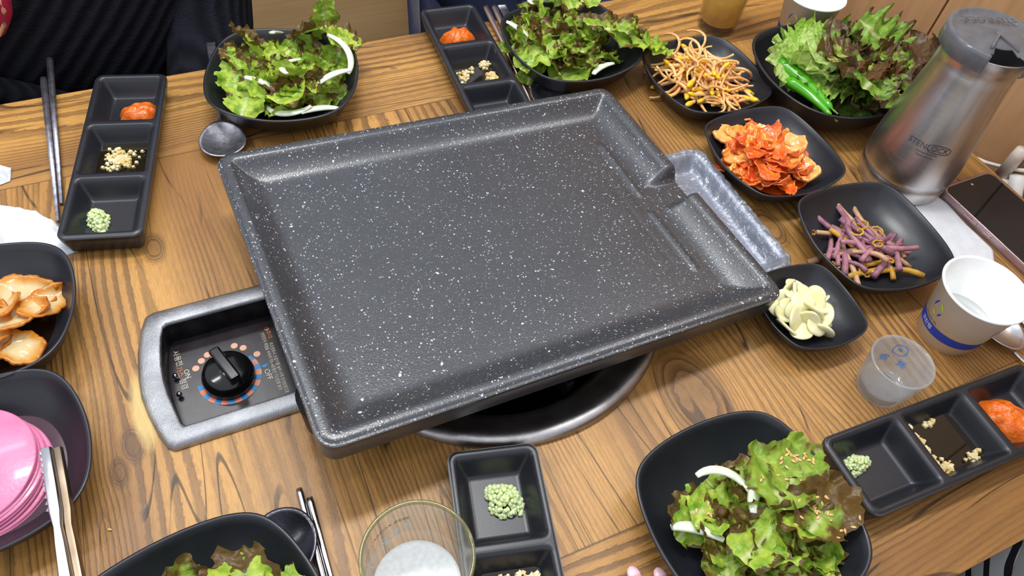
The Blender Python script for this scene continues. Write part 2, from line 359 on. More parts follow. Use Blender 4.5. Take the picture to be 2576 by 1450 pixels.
M['amber'] = mat('soy_pickled_onion', (228, 156, 62), 0.14, col2=(236, 204, 136), nscale=0.3, trans=0.3, sss=0.2, coat=0.3, objrand=0.15)
M['soy'] = mat('soy_sauce', (18, 12, 10), 0.03, spec=0.6)
M['let_g'] = lettuce('lettuce_green', 0.28)
M['let_m'] = lettuce('lettuce_redtipped', 0.55, green=(118, 158, 46), lightc=(172, 196, 76), redc=(100, 58, 36))
M['let_r'] = lettuce('lettuce_redleaf', 0.85, green=(116, 150, 56), redc=(104, 56, 46))
M['let_y'] = lettuce('lettuce_frilly_light', 0.0, lightc=(190, 222, 100), green=(140, 194, 60), pale=0.6)
M['let_big'] = lettuce('lettuce_redleaf_whole', 0.72, lightc=(156, 194, 76), green=(104, 148, 50), redc=(104, 62, 58))
M['basin'] = mat('drip_tray_metal', (150, 154, 164), 0.35, 0.8)

def knit():
    s = NT('black_rib_knit'); P = s.obj(); x, y, z = s.xyz(P)
    wv = s.n('ShaderNodeTexWave'); wv.inputs['Scale'].default_value = 0.28; wv.inputs['Distortion'].default_value = 1.5
    wv.bands_direction = 'DIAGONAL'; s.l(P, wv.inputs['Vector'])
    c = s.mix(wv.outputs[1], lin((15, 16, 21)), lin((27, 28, 36))); s.l(c, s.b.inputs['Base Color'])
    s.b.inputs['Roughness'].default_value = 0.95; s.b.inputs['Specular IOR Level'].default_value = 0.12
    h = s.math('ADD', wv.outputs[1], s.math('MULTIPLY', s.noise(P, 4.0, 3), 0.5)); s.bump(h, 0.8, 0.004)
    return s.m
M['knit'] = knit()
def stripes():
    s = NT('striped_jersey'); P = s.obj(); x, y, z = s.xyz(P)
    a = s.math('ADD', s.math('MULTIPLY', x, 0.30), s.math('ADD', s.math('MULTIPLY', y, -0.62), s.math('MULTIPLY', z, 0.62)))
    a = s.math('ADD', a, s.math('MULTIPLY', s.noise(P, 0.12, 2), 2.2))
    f = s.math('FRACT', s.math('MULTIPLY', a, 0.62))
    c = s.mix(s.math('GREATER_THAN', f, 0.68), lin((214, 220, 222)), lin((30, 26, 40))); s.l(c, s.b.inputs['Base Color'])
    s.b.inputs['Roughness'].default_value = 0.85; s.bump(s.noise(P, 8.0, 2), 0.3, 0.001); return s.m
M['stripe'] = stripes()
M['liner'] = thin_glass('clear_plastic_liner', (236, 240, 246), 0.30, (214, 220, 232), 0.16, 2.2, 0.9)

# ------------------------------------------------------------------ helpers
def mesh(name, verts, faces, m, parent=None, loc=None, rot=None, smooth=True, uv=None, mats=None, fm=None):
    me = bpy.data.meshes.new(name); me.from_pydata([(v[0] * S, v[1] * S, v[2] * S) for v in verts], [], faces)
    if uv:
        ul = me.uv_layers.new()
        for lp in me.loops: ul.data[lp.index].uv = uv[lp.vertex_index]
    for mm in (mats or [m]): me.materials.append(mm)
    if fm:
        for p, i in zip(me.polygons, fm): p.material_index = i
    if smooth: me.polygons.foreach_set('use_smooth', [True] * len(me.polygons))
    me.update()
    o = bpy.data.objects.new(name, me); COL.objects.link(o)
    if parent: o.parent = parent
    if loc is not None: o.location = (loc[0] * S, loc[1] * S, (loc[2] + (0 if parent else T)) * S)
    elif not parent: o.location = (0, 0, T * S)
    if rot: o.rotation_euler = rot
    return o

def tag(o, label=None, cat=None, group=None, kind=None):
    if label: o['label'] = label
    if cat: o['category'] = cat
    if group: o['group'] = group
    if kind: o['kind'] = kind
    return o

def thing(name, label, cat, loc=(0, 0, 0), rz=0.0, group=None, rot=None):
    o = bpy.data.objects.new(name, None); COL.objects.link(o); o.empty_display_size = 0.03
    o.location = (loc[0] * S, loc[1] * S, (loc[2] + T) * S); o.rotation_euler = rot or (0, 0, rz)
    return tag(o, label, cat, group)

def bev(o, wd, seg=2):
    b = o.modifiers.new('bevel', 'BEVEL'); b.width = wd * S; b.segments = seg; b.limit_method = 'ANGLE'; return o

def box(name, c, sz, m, parent=None, bevel=0.0, rot=None):
    hx, hy, hz = sz[0] / 2, sz[1] / 2, sz[2] / 2
    v = [(x, y, z) for x in (-hx, hx) for y in (-hy, hy) for z in (-hz, hz)]
    f = [(0, 1, 3, 2), (4, 6, 7, 5), (0, 4, 5, 1), (2, 3, 7, 6), (0, 2, 6, 4), (1, 5, 7, 3)]
    o = mesh(name, v, f, m, parent, c, rot, smooth=False)
    if bevel: bev(o, bevel)
    return o

def lathe_data(prof, seg=48, cap=False):
    v, f = [], []
    n = len(prof)
    for r, z in prof:
        for k in range(seg):
            a = 2 * pi * k / seg; v.append((r * cos(a), r * sin(a), z))
    for i in range(n - 1):
        for k in range(seg):
            k2 = (k + 1) % seg; f.append((i * seg + k, i * seg + k2, (i + 1) * seg + k2, (i + 1) * seg + k))
    return v, f

def lathe(name, prof, m, parent=None, loc=None, seg=48, smooth=True):
    v, f = lathe_data(prof, seg); return mesh(name, v, f, m, parent, loc, smooth=smooth)

def tube_data(pts, rad, seg=8, flat=1.0, cap=True):
    P = [Vector(p) for p in pts]; v, f = [], []
    up = Vector((0, 0, 1)); n = len(P)
    for i, p in enumerate(P):
        t = (P[min(i + 1, n - 1)] - P[max(i - 1, 0)]).normalized()
        a = t.cross(up)
        if a.length < 0.1: a = t.cross(Vector((1, 0, 0)))
        a.normalize(); b = a.cross(t).normalized()
        r = rad[i] if isinstance(rad, (list, tuple)) else rad
        for k in range(seg):
            an = 2 * pi * k / seg; v.append(tuple(p + a * (r * cos(an)) + b * (r * sin(an) * flat)))
    for i in range(n - 1):
        for k in range(seg):
            k2 = (k + 1) % seg; f.append((i * seg + k, i * seg + k2, (i + 1) * seg + k2, (i + 1) * seg + k))
    if cap: f.append(tuple(range(seg))[::-1]); f.append(tuple((n - 1) * seg + k for k in range(seg)))
    return v, f

def tube(name, pts, rad, m, parent=None, loc=None, seg=8, flat=1.0, rot=None):
    v, f = tube_data(pts, rad, seg, flat); return mesh(name, v, f, m, parent, loc, rot)

def blob(name, c, r, m, parent=None, amp=0.2, fr=1.0, seed=0, sub=3, sq=(1, 1, 1)):
    bm = bmesh.new(); bmesh.ops.create_icosphere(bm, subdivisions=sub, radius=1)
    v, f = [], []
    for q in bm.verts:
        d = 1 + amp * mnoise.fractal(Vector(q.co) * fr + Vector((seed * 7.1, 0, 0)), 1, 2, 4)
        v.append((q.co.x * r * sq[0] * d, q.co.y * r * sq[1] * d, q.co.z * r * sq[2] * d))
    for p in bm.faces: f.append(tuple(q.index for q in p.verts))
    bm.free(); return mesh(name, v, f, m, parent, c)

def join_data(parts):
    V, F = [], []
    for v, f in parts:
        o = len(V); V += v; F += [tuple(i + o for i in q) for q in f]
    return V, F

def sdrr(x, y, hx, hy, r):
    qx, qy = abs(x) - hx + r, abs(y) - hy + r
    return hypot(max(qx, 0), max(qy, 0)) + min(max(qx, qy), 0) - r

def sstep(t):
    t = max(0.0, min(1.0, t)); return t * t * (3 - 2 * t)

def heightfield(name, W, L, rc, step, zf, skirt, m, parent=None, loc=None, rot=None):
    nx, ny = int(round(W / step)), int(round(L / step)); hx, hy = W / 2, L / 2
    v, f = [], []
    for j in range(ny + 1):
        for i in range(nx + 1):
            x = -hx + W * i / nx; y = -hy + L * j / ny
            cx, cy = abs(x) - (hx - rc), abs(y) - (hy - rc)
            if cx > 0 and cy > 0:
                d = hypot(cx, cy)
                k = max(cx, cy) / d            # square corner folded on to the arc
                x = math.copysign(hx - rc + cx * k, x); y = math.copysign(hy - rc + cy * k, y)
            v.append((x, y, zf(x, y)))
    id_ = lambda i, j: j * (nx + 1) + i
    for j in range(ny):
        for i in range(nx): f.append((id_(i, j), id_(i + 1, j), id_(i + 1, j + 1), id_(i, j + 1)))
    loop = [id_(i, 0) for i in range(nx)] + [id_(nx, j) for j in range(ny)] + [id_(i, ny) for i in range(nx, 0, -1)] + [id_(0, j) for j in range(ny, 0, -1)]
    prev = loop
    for ins, z in skirt:
        cur = []
        for q in loop:
            x, y, zz = v[q]
            ax, ay = max(abs(x) - (hx - rc), 0), max(abs(y) - (hy - rc), 0)
            l = hypot(ax, ay) or 1
            cur.append(len(v)); v.append((x - math.copysign(ax / l * ins, x), y - math.copysign(ay / l * ins, y), min(z, zz) if z > 0 else z))
        n = len(loop)
        for k in range(n): f.append((prev[k], cur[k], cur[(k + 1) % n], prev[(k + 1) % n])[::-1])
        prev = cur
    f.append(tuple(prev)[::-1])
    return mesh(name, v, f, m, parent, loc, rot)

_txt = {}
def text_data(body, size):
    k = (body, size)
    if k in _txt: return _txt[k]
    cu = bpy.data.curves.new('t', 'FONT'); cu.body = body; cu.size = size; cu.align_x = 'CENTER'; cu.align_y = 'CENTER'; cu.resolution_u = 2
    o = bpy.data.objects.new('t', cu); COL.objects.link(o)
    bpy.context.view_layer.update()
    dg = bpy.context.evaluated_depsgraph_get(); me = o.evaluated_get(dg).to_mesh()
    bm = bmesh.new(); bm.from_mesh(me); bmesh.ops.triangulate(bm, faces=bm.faces[:])
    v = [tuple(q.co) for q in bm.verts]; f = [tuple(q.index for q in p.verts) for p in bm.faces]; bm.free()
    o.evaluated_get(dg).to_mesh_clear(); bpy.data.objects.remove(o); bpy.data.curves.remove(cu)
    _txt[k] = (v, f); return v, f

def text_flat(name, body, size, m, parent, loc, rz, sx=1.0, sy=1.0, z=0.0):
    v, f = text_data(body, size)
    return mesh(name, [(x * sx, y * sy, 0) for x, y, _ in v], f, m, parent, loc, (0, 0, rz), smooth=False)

def on_cone(v, ang0, z0, rfun, off=0.03, tilt=0.0):
    out = []
    for x, y, *_ in v:
        xx = x * cos(tilt) - y * sin(tilt); yy = x * sin(tilt) + y * cos(tilt)
        z = z0 + yy; r = rfun(z) + off; a = ang0 + xx / r
        out.append((r * cos(a), r * sin(a), z))
    return out

def text_cone(name, body, size, m, parent, ang0, z0, rfun, tilt=0.0, off=0.03, sx=1.0, mirror=False):
    v, f = text_data(body, size)
    v = [((-x if mirror else x) * sx, y) for x, y, _ in v]
    return mesh(name, on_cone(v, ang0, z0, rfun, off, tilt), f, m, parent, (0, 0, 0), smooth=False)

def skin(name, J, E, m, parent=None, loc=None, sub=2):
    names = list(J); me = bpy.data.meshes.new(name)
    me.from_pydata([tuple(c * S for c in J[k][0]) for k in names], [(names.index(a), names.index(b)) for a, b in E], [])
    me.materials.append(m)
    o = bpy.data.objects.new(name, me); COL.objects.link(o)
    sk = o.modifiers.new('skin', 'SKIN'); sk.use_smooth_shade = True
    for i, k in enumerate(names):
        r = J[k][1]; r = r if isinstance(r, tuple) else (r, r)
        me.skin_vertices[0].data[i].radius = (r[0] * S, r[1] * S)
        me.skin_vertices[0].data[i].use_root = (i == 0)
    ss = o.modifiers.new('subd', 'SUBSURF'); ss.levels = sub; ss.render_levels = sub
    if parent: o.parent = parent
    if loc: o.location = (loc[0] * S, loc[1] * S, (loc[2] + (0 if parent else T)) * S)
    elif not parent: o.location = (0, 0, T * S)
    return o

def dup(o, parent=None):
    c = o.copy(); COL.objects.link(c)
    if parent: c.parent = parent
    for ch in list(o.children): dup(ch, c)
    return c

def put(o, loc, rot, sc=1.0):
    o.location = (loc[0] * S, loc[1] * S, (loc[2] + T) * S); o.rotation_euler = rot; o.scale = (sc, sc, sc); return o

# ------------------------------------------------------------------ setting
fl = box('floor', (0, 40, -T - 1), (420, 420, 2), M['floor']); tag(fl, kind='structure')
wr = bpy.data.objects.new('wall_right', None); COL.objects.link(wr); tag(wr, kind='structure'); wr.location = (0.66, 0, 0)
base = box('wall_base', (1.6, 20, 75), (2, 340, 150), mat('wall_seam', (92, 64, 40), 0.7), wr)
seams = [-150, -128, -106, -86, -66, -46, -26, -5.75, 14.0, 34, 54, 74, 94, 114, 134, 154, 174]
for a, b in zip(seams[:-1], seams[1:]):
    o = box('plank', (0.1 + 0.1 * random.random(), (a + b) / 2, 75), (1.2, b - a - 0.25, 150), M['wallwood'], wr, 0.08)

# partition board behind the diners
pb = thing('partition_panel', 'light honey wood panel standing behind the two far diners', 'panel', (0, 88, -T))
box('board', (-29, 0, 48), (100, 2.2, 96), M['panelwood'], pb, 0.2)
box('edge_strip', (21.35, 0, 48), (0.7, 2.4, 96), M['seatwood'], pb, 0.1)
box('foot', (-70, 0, 1), (6, 20, 2), M['dark_void'], pb, 0.2); box('foot', (5, 0, 1), (6, 20, 2), M['dark_void'], pb, 0.2)
dk = box('wall_back', (0, 190, 90 - T), (420, 4, 180), mat('wall_dark', (62, 52, 46), 0.8)); tag(dk, kind='structure')

# ------------------------------------------------------------------ table
RC = (-2.4, -1.6, 16.3)
tb = thing('dining_table', 'wood-print laminate dining table with all the dishes and the gas burner', 'table', (0, 0, 0))
def table_top():
    bm = bmesh.new()
    x0, x1, y0, y1, th = -59.0, 61.0, -40.0, 38.6, 2.6
    outer = []
    def corner(cx, cy, a0):
        for k in range(5):
            a = a0 + k * pi / 8; outer.append((cx + 1.0 * cos(a), cy + 1.0 * sin(a)))
    corner(x1 - 1, y1 - 1, 0); corner(x0 + 1, y1 - 1, pi / 2); corner(x0 + 1, y0 + 1, pi); corner(x1 - 1, y0 + 1, 1.5 * pi)
    # hole outline: keyhole of panel box and round pan
    hole = []
    R = RC[2] - 0.5; a1 = math.asin((4.9 - RC[1]) / R); a2 = math.asin((-7.1 - RC[1]) / R)
    A0 = pi - a1; A1 = -pi - a2
    for k in range(65):
        a = A0 + (A1 - A0) * k / 64; hole.append((RC[0] + R * cos(a), RC[1] + R * sin(a)))
    hole += [(-31.6, -7.1), (-32.2, -1), (-31.0, 4.9)]
    def ring(pts, z): return [bm.verts.new((p[0] * S, p[1] * S, z * S)) for p in pts]
    ot, ob = ring(outer, 0), ring(outer, -th); ht, hb = ring(hole, 0), ring(hole, -th)
    et = [bm.edges.new((l[i], l[(i + 1) % len(l)])) for l in (ot, ht) for i in range(len(l))]
    bmesh.ops.triangle_fill(bm, edges=et, use_beauty=True)
    eb = [bm.edges.new((l[i], l[(i + 1) % len(l)])) for l in (ob, hb) for i in range(len(l))]
    bmesh.ops.triangle_fill(bm, edges=eb, use_beauty=True)
    side = []
    for a, b in ((ot, ob), (ht, hb)):
        for i in range(len(a)):
            j = (i + 1) % len(a); side.append(bm.faces.new((a[i], a[j], b[j], b[i])))
    bmesh.ops.recalc_face_normals(bm, faces=bm.faces[:])
    for s_ in side: s_.material_index = 1
    me = bpy.data.meshes.new('tabletop'); bm.to_mesh(me); bm.free()
    me.materials.append(M['wood']); me.materials.append(M['edge'])
    o = bpy.data.objects.new('tabletop', me); COL.objects.link(o); o.parent = tb
    return o
table_top()
for x, y in ((-52, -33), (54, -33), (-52, 31), (54, 31)):
    box('leg', (x, y, -(T + 2.6) / 2), (5, 5, T - 2.6), M['dark_void'], tb, 0.3)
box('apron', (1, 34, -5.1), (104, 2, 5), M['dark_void'], tb); box('apron', (1, -36, -5.1), (104, 2, 5), M['dark_void'], tb)

# ------------------------------------------------------------------ gas burner set into the table
bn = thing('gas_burner', 'scratched steel table gas burner with a black control knob, let into the table', 'burner', (0, 0, 0))
def frame():
    out = [(-15, 5.8), (-31.2, 5.8), (-31.9, 5.5), (-32.5, 4.0), (-33.0, 2.0), (-33.3, -0.6), (-33.35, -2.4), (-33.1, -4.2), (-32.7, -6.0), (-32.15, -7.6), (-31.7, -8.0), (-15, -8.0)]
    inn = [(-15, 3.85), (-30.3, 3.85), (-30.6, 3.6), (-30.9, 2.6), (-31.1, 1.5), (-31.3, 0.0), (-31.35, -1.4), (-31.25, -3.0), (-31.0, -4.6), (-30.75, -6.0), (-30.5, -6.3), (-15, -6.3)]
    v, f = [], []
    n = len(out)
    rings = []
    for t, z in ((0, 0.03), (0.0, 0.25), (0.12, 0.55), (0.3, 0.72), (0.8, 0.78), (0.93, 0.70), (1.0, 0.45), (1.0, -2.3)):
        rings.append([(o[0] + (i[0] - o[0]) * t, o[1] + (i[1] - o[1]) * t, z) for o, i in zip(out, inn)])
    for r in rings: v += r
    for k in range(len(rings) - 1):
        for i in range(n - 1): f.append((k * n + i, k * n + i + 1, (k + 1) * n + i + 1, (k + 1) * n + i))
    return mesh('burner_frame', v, f, M['steel_frame'], bn, (0, 0, 0), mats=[M['steel_frame'], M['box_dark']],
                fm=[0 if k < 6 else 1 for k in range(len(rings) - 1) for i in range(n - 1)])
fr_ = frame(); bev(fr_, 0.08, 2)
box('control_panel', (-23, -1.2, -2.2), (17.2, 10.4, 0.3), M['panel_black'], bn)
for y in (0.0, -1.9):
    lathe('screw', [(0, .25), (.16, .22), (.24, 0), (.24, -.1)], M['steel'], bn, (-30.75, y, -1.6), 12)
# printed dial
dial = (-26.6, -1.45)
n = 17
a0, a1 = radians(178), radians(398)
for i in range(n):
    b0 = a0 + (a1 - a0) * i / n; b1 = a0 + (a1 - a0) * (i + 1) / n
    pts = [(r * cos(b), r * sin(b), 0) for r, b in ((2.1, b0), (2.66, b0), (2.68, (b0 + b1) / 2), (2.66, b1), (2.1, b1))]
    mesh('dial_mark', pts, [(0, 1, 2, 3, 4)], M['blue'] if i % 2 == 0 else M['orange'], bn, (dial[0], dial[1], -2.03), smooth=False)
for x, y in ((-29.07, .45), (-28.49, 1.05), (-27.9, 1.5), (-25.56, 1.64), (-24.89, 1.16), (-23.92, .10)):
    mesh('dial_dot', [(.30 * cos(k * pi / 8), .30 * sin(k * pi / 8), 0) for k in range(16)], [tuple(range(16))], M['pinkdot'], bn, (x, y, -2.03), smooth=False)
mesh('dial_flame', [(0, -.25, 0), (.2, 0, 0), (.08, .2, 0), (.05, .5, 0), (-.14, .15, 0), (-.16, -.1, 0)], [(0, 1, 2, 3, 4, 5)], M['blue'], bn, (-23.62, -1.35, -2.03), (0, 0, -1.3), smooth=False)
rt = radians(-85)
text_flat('panel_text', 'ON', .62, M['cream'], bn, (-29.85, .15, -2.03), rt)
text_flat('panel_text', 'OFF', .66, M['cream'], bn, (-23.5, -2.3, -2.03), rt)
text_flat('panel_text', '사용전', .62, M['cream'], bn, (-30.35, 2.0, -2.03), rt)
text_flat('panel_text', '가스', .62, M['orangetxt'], bn, (-30.4, .55, -2.03), rt)
text_flat('panel_text', '점검', .62, M['cream'], bn, (-30.3, -.75, -2.03), rt)
text_flat('panel_text', '◑주의', .5, M['orangetxt'], bn, (-22.5, 2.0, -2.03), rt)
text_flat('panel_text', '최초점화시 손잡이를 눌러 시계 반대방향으로', .30, M['cream'], bn, (-22.5, -1.9, -2.03), radians(-89), 1.0, 1.3)
text_flat('panel_text', '안전장치 예열을 위하여 약3~4초동안 기다린후 놓아', .30, M['cream'], bn, (-22.95, -1.0, -2.03), radians(-89), 1.0, 1.3)
kb = lathe('knob', [(0, -.32), (1.55, -.42), (2.0, -.72), (2.17, -1.2), (2.2, -1.5), (2.2, -2.0)], M['knob'], bn, (-26.62, -1.55, 0), 48)
o = box('knob_grip', (0, 0, 0.05), (.95, 3.7, 1.1), M['knob'], kb, 0.18, rot=(0, 0, radians(18)))
# round pan and trivet
pan = lathe('burner_pan', [(16.45, 0.02), (16.5, .35), (16.1, .75), (15.4, .8), (14.6, .35), (13.6, -.35), (13.1, -.5), (13.0, -1.3), (12.6, -1.4), (12.3, -2.5), (11.8, -5.5), (0, -6)], M['steel_ring'], bn, (RC[0], RC[1], 0), 96)
lathe('drum', [(12.25, -1.35), (12.1, -1.9), (11.7, -5.3), (0, -5.8)], M['iron'], bn, (RC[0], RC[1], 0), 64)
lathe('burner_head', [(4.2, -5.5), (4.4, -3.2), (4.0, -2.6), (2.4, -2.5), (2.2, -3.4), (0, -3.4)], M['iron'], bn, (RC[0], RC[1], 0), 40)
for k in range(4):
    a = radians(-78 + 90 * k)
    box('trivet_arm', (RC[0] + 8.2 * cos(a), RC[1] + 8.2 * sin(a), -0.6), (8.6, .8, 1.9), M['iron'], bn, .1, rot=(0, 0, a))

# ------------------------------------------------------------------ griddle
gd = thing('griddle', 'large rectangular dark grey griddle pan with white flecks, standing over the burner', 'griddle', (-1.28, 0.55, 0.31), rot=(-0.027, 0.0645, 0.027))
GW, GL = 42.6, 32.3
def gz(x, y):
    d = -sdrr(x, y, GW / 2, GL / 2, 1.5)
    rim, flo = 6.0, 4.35
    if x > GW / 2 - 6 and -2.2 < y < 2.1 and d >= 0:
        e = min(y + 2.2, 2.1 - y)
        low = 4.3
        k = sstep(e / 0.8)
    else: k, low = 0.0, 4.3
    z = flo + (rim - flo) * (1 - max(0, min(1, (d - 1.15) / 2.7))) ** 1.9
    if d < 1.15: z = rim - 0.12 * ((1.15 - d - .45) / .7) ** 2 if d < .7 else rim - .0 * d
    if d < 0.35: z -= 0.28 * (1 - d / .35) ** 2
    z = z * (1 - k) + min(z, low) * k
    # ribs beside the drain trough
    for ya, yb, rx in ((0.8, 8.7, 16.45), (-9.5, -1.9, 16.1)):
        dy = max(ya - y, 0, y - yb); dd = hypot((x - rx), dy)
        z += 0.26 * math.exp(-(dd / 0.22) ** 2)
    # pressed outline in the floor
    if d > 3.5:
        e = abs(sdrr(x - 4.2, y, 10.1, 9.0, .8)) if x > 12 else 9
        z -= 0.05 * math.exp(-(e / 0.10) ** 2)
    return z
heightfield('pan_body', GW, GL, 1.5, 0.25, gz, [(0.03, 5.3), (0.18, 3.55), (0.35, 3.35), (1.2, 3.3)], M['griddle'], gd, (0, 0, 0))
# feet on the tabletop outside the burner
for x, y, h in ((19.4, -13.2, 2.55), (19.4, 13.2, 2.6), (-19.2, 14.2, 5.1), (-19.6, -10.2, 4.7)):
    lathe('foot', [(0, 3.5), (1.9, 3.5), (1.7, 2.0), (1.3, 3.5 - h + .45), (1.0, 3.5 - h + .02), (0, 3.5 - h + .02)], M['iron'], gd, (x, y, 0), 20)

# drip tray with liner bag
dt = thing('drip_tray', 'grease drip tray lined with a clear plastic bag, under the notched end of the griddle', 'tray', (23.2, -1.5, 0))
def dz(x, y):
    d = -sdrr(x, y, 3.9, 9.2, 2.0)
    z = 1.9 - 1.55 * sstep((d - .8) / 1.4)
    if d < .5: z -= .9 * (1 - d / .5) ** 2
    return z
heightfield('basin', 7.8, 18.4, 2.0, 0.3, dz, [(0.0, 0.4), (.2, 0.02)], M['basin'], dt, (0, 0, 0))
def dz2(x, y):
    d = -sdrr(x, y, 4.0, 9.4, 2.0)
    nn = mnoise.fractal(Vector((x * .9, y * .5, 3)), 1, 2, 4)
    rd = sin(atan2(y, x) * 23 + 5 * nn) * .1 * (1 if d < 2.2 else .5)
    z = 2.06 - 1.35 * sstep((d - .8) / 1.7) + .09 * nn + rd * .7
    if d < .5: z -= .8 * (1 - d / .5) ** 2
    return max(z, .45 if d > .6 else .1)
heightfield('liner_bag', 8.2, 18.9, 2.1, 0.15, dz2, [(-0.05, 0.9), (.1, 0.06)], M['liner'], dt, (0, 0, 0))

# ------------------------------------------------------------------ plates
def plate(name, label, x, y, half, rz, H=3.4, N=3.2, lift=0.35, base_f=0.55, cat='plate', asp=1.0, deep=1.0):
    prof = [(0.0, .45), (.3, .45), (.48, .5), (.6, .68), (.74, .68 + .18 * (H - .6)), (.86, .68 + .45 * (H - .6)), (.95, .6 + .80 * (H - .6)), (.985, H - .06), (1.0, H), (1.018, H - .04), (1.02, H - .16),
            (.98, H - .5), (.88, .3 * H + .35), (.74, .22 * H), (.62, .35), (base_f, 0), (base_f - .05, 0), (base_f - .07, .18), (0.0, .18)]
    seg = 120; v, f = [], []; Rs = 2.15; dd = Rs - 1
    for i, (r, z) in enumerate(prof):
        n = 4.0 + (N - 4.0) * min(1, max(0, (r - .45) / .5))
        for k in range(seg):
            a = 2 * pi * k / seg; c, s_ = cos(a), sin(a)
            tx_ = -abs(c) * dd + sqrt(c * c * dd * dd + Rs * Rs - dd * dd); ty_ = -abs(s_) * dd + sqrt(s_ * s_ * dd * dd + Rs * Rs - dd * dd)
            q = half * r * (tx_ ** -n + ty_ ** -n) ** (-1 / n)
            v.append((q * c, q * s_ * asp, z - lift * cos(4 * a) * max(0, (r - .5) / .5) ** 2 * (1 if z > .4 else 0)))
    for i in range(len(prof) - 1):
        for k in range(seg):
            k2 = (k + 1) % seg; f.append((i * seg + k, i * seg + k2, (i + 1) * seg + k2, (i + 1) * seg + k))
    o = mesh(name, v, f, M['melamine'], None, (x, y, 0), (0, 0, radians(rz)))
    return tag(o, label, cat)

P_sprout = plate('side_plate', 'black square side plate of bean sprouts, below the full beer glass', 33.9, 17.4, 6.95, 0, 3.2, 18, .12)
P_kimchi = plate('side_plate', 'black square side plate filled with red kimchi', 33.7, 3.4, 6.8, 0, 3.2, 22, .12)
P_fern = plate('side_plate', 'black square side plate of purple bracken stems, in front of the steel jug', 36.25, -10.5, 6.95, -5, 3.2, 20, .12)
P_garlic = plate('small_plate', 'small black square plate of sliced garlic at the griddle corner', 24.4, -15.3, 4.7, -4, 2.6, 20, .1)
P_bask = plate('serving_bowl', 'deep black bowl of red leaf lettuce and green chillies beside the jug', 48.4, 12.2, 9.0, -4, 4.7, 9, .12, .5, 'bowl')
P_TL = plate('salad_plate', 'black square salad plate lying partly over a spoon, nearest the diner in black knit', -13.2, 30.8, 7.9, -21, 3.8, 10, .12)
P_TR = plate('salad_plate', 'black square salad plate in front of the navy-dressed diner, leaves spilling over its right rim', 20.6, 27.5, 7.85, 3, 3.8, 11, .12)
P_BR = plate('salad_plate', 'black square salad plate sprinkled with sesame seeds, beside the three-part dish at the near edge', 6.5, -30.3, 7.85, 2.6, 3.8, 14, .12)
P_BL = plate('salad_plate', 'black square salad plate cut off by the bottom of the photo, beside a spoon', -32.4, -24.7, 8.4, 9.4, 3.8, 14, .12)
P_on = plate('pickle_plate', 'black square plate of soy-pickled onion at the left edge of the photo', -43.3, 8.0, 7.0, -9, 3.6, 11, .12)
P_ra = plate('pickle_plate', 'black square plate of pink pickled radish under the serrated tongs', -43.7, -5.9, 7.0, 4.7, 3.6, 11, .12)

# ------------------------------------------------------------------ three-part sauce dishes
TW, TL_ = 7.2, 23.4
def sauce_dish(label, x, y, rz):
    th = 6.95
    def z(xx, yy):
        d = -sdrr(xx, yy, TW / 2, TL_ / 2, .9)
        z_ = 2.6
        for k in (-1, 0, 1):
            dd = -sdrr(xx, yy - k * 7.62, 3.12, 3.5, .55)
            if dd > 0: z_ = min(z_, 2.6 - 2.05 * (sstep(dd / 1.15) * .9 + .1 * sstep(dd / .3)))
        if d < .22: z_ -= .2 * (1 - d / .22) ** 2
        return z_
    o = heightfield('sauce_dish', TW, TL_, .9, 0.18, z, [(0.02, 2.0), (.45, .4), (.75, .02)], M['melamine'], None, (x, y, 0), (0, 0, radians(rz)))
    return tag(o, label, 'sauce dish')
def local(x, y, rz, u, v):
    a = radians(rz); return x + u * cos(a) - v * sin(a), y + u * sin(a) + v * cos(a)
TA = (-31.0, 25.2, -14.6); TB = (8.5, 27.9, -3.9); TC = (-12.1, -29.0, -14.3); TD = (27.9, -30.95, 88.0)
sauce_dish('long black three-part sauce dish at far left, beside the steel chopsticks', *TA)
sauce_dish('long black three-part sauce dish at the far table edge, its last part behind the griddle', *TB)
sauce_dish('long black three-part sauce dish at the bottom of the photo, touching the burner ring', *TC)
sauce_dish('long black three-part sauce dish along the near table edge at right', *TD)

random.seed(11)
def wasabi(x, y, sx, sy, label, rz=0, seed=0):
    rnd = random.Random(seed); parts = []
    bm = bmesh.new(); bmesh.ops.create_icosphere(bm, subdivisions=1, radius=1)
    bv = [tuple(q.co) for q in bm.verts]; bf = [tuple(q.index for q in p.verts) for p in bm.faces]; bm.free()
    for i in range(300):
        t = rnd.uniform(-1, 1); s_ = rnd.uniform(-1, 1)
        if t * t + s_ * s_ > 1: continue
        u, v_ = s_ * sx * (1 + .25 * sin(3 * t + seed)), t * sy
        a = radians(rz); px, py = u * cos(a) - v_ * sin(a), u * sin(a) + v_ * cos(a)
        h = .1 + .85 * (1 - t * t - s_ * s_) * rnd.uniform(.3, 1.1); r = rnd.uniform(.12, .26)
        parts.append(([(px + b[0] * r * rnd.uniform(.7, 1.2), py + b[1] * r, h + b[2] * r) for b in bv], bf))
    V, F = join_data(parts)
    return tag(mesh('wasabi', V, F, M['wasabi'], None, (x, y, .5)), label, 'wasabi', kind='stuff')
wasabi(*local(*TA, -1.1, -8.0), .75, 1.75, 'pale green grated wasabi in the sauce dish at far left', 8, 1)
wasabi(*local(*TC, .5, 8.0), 1.1, 1.7, 'pale green grated wasabi in the sauce dish touching the burner ring', 30, 2)
wasabi(*local(*TD, 1.0, 9.1), 1.55, .75, 'pale green grated wasabi in the sauce dish along the near edge', 8, 3)

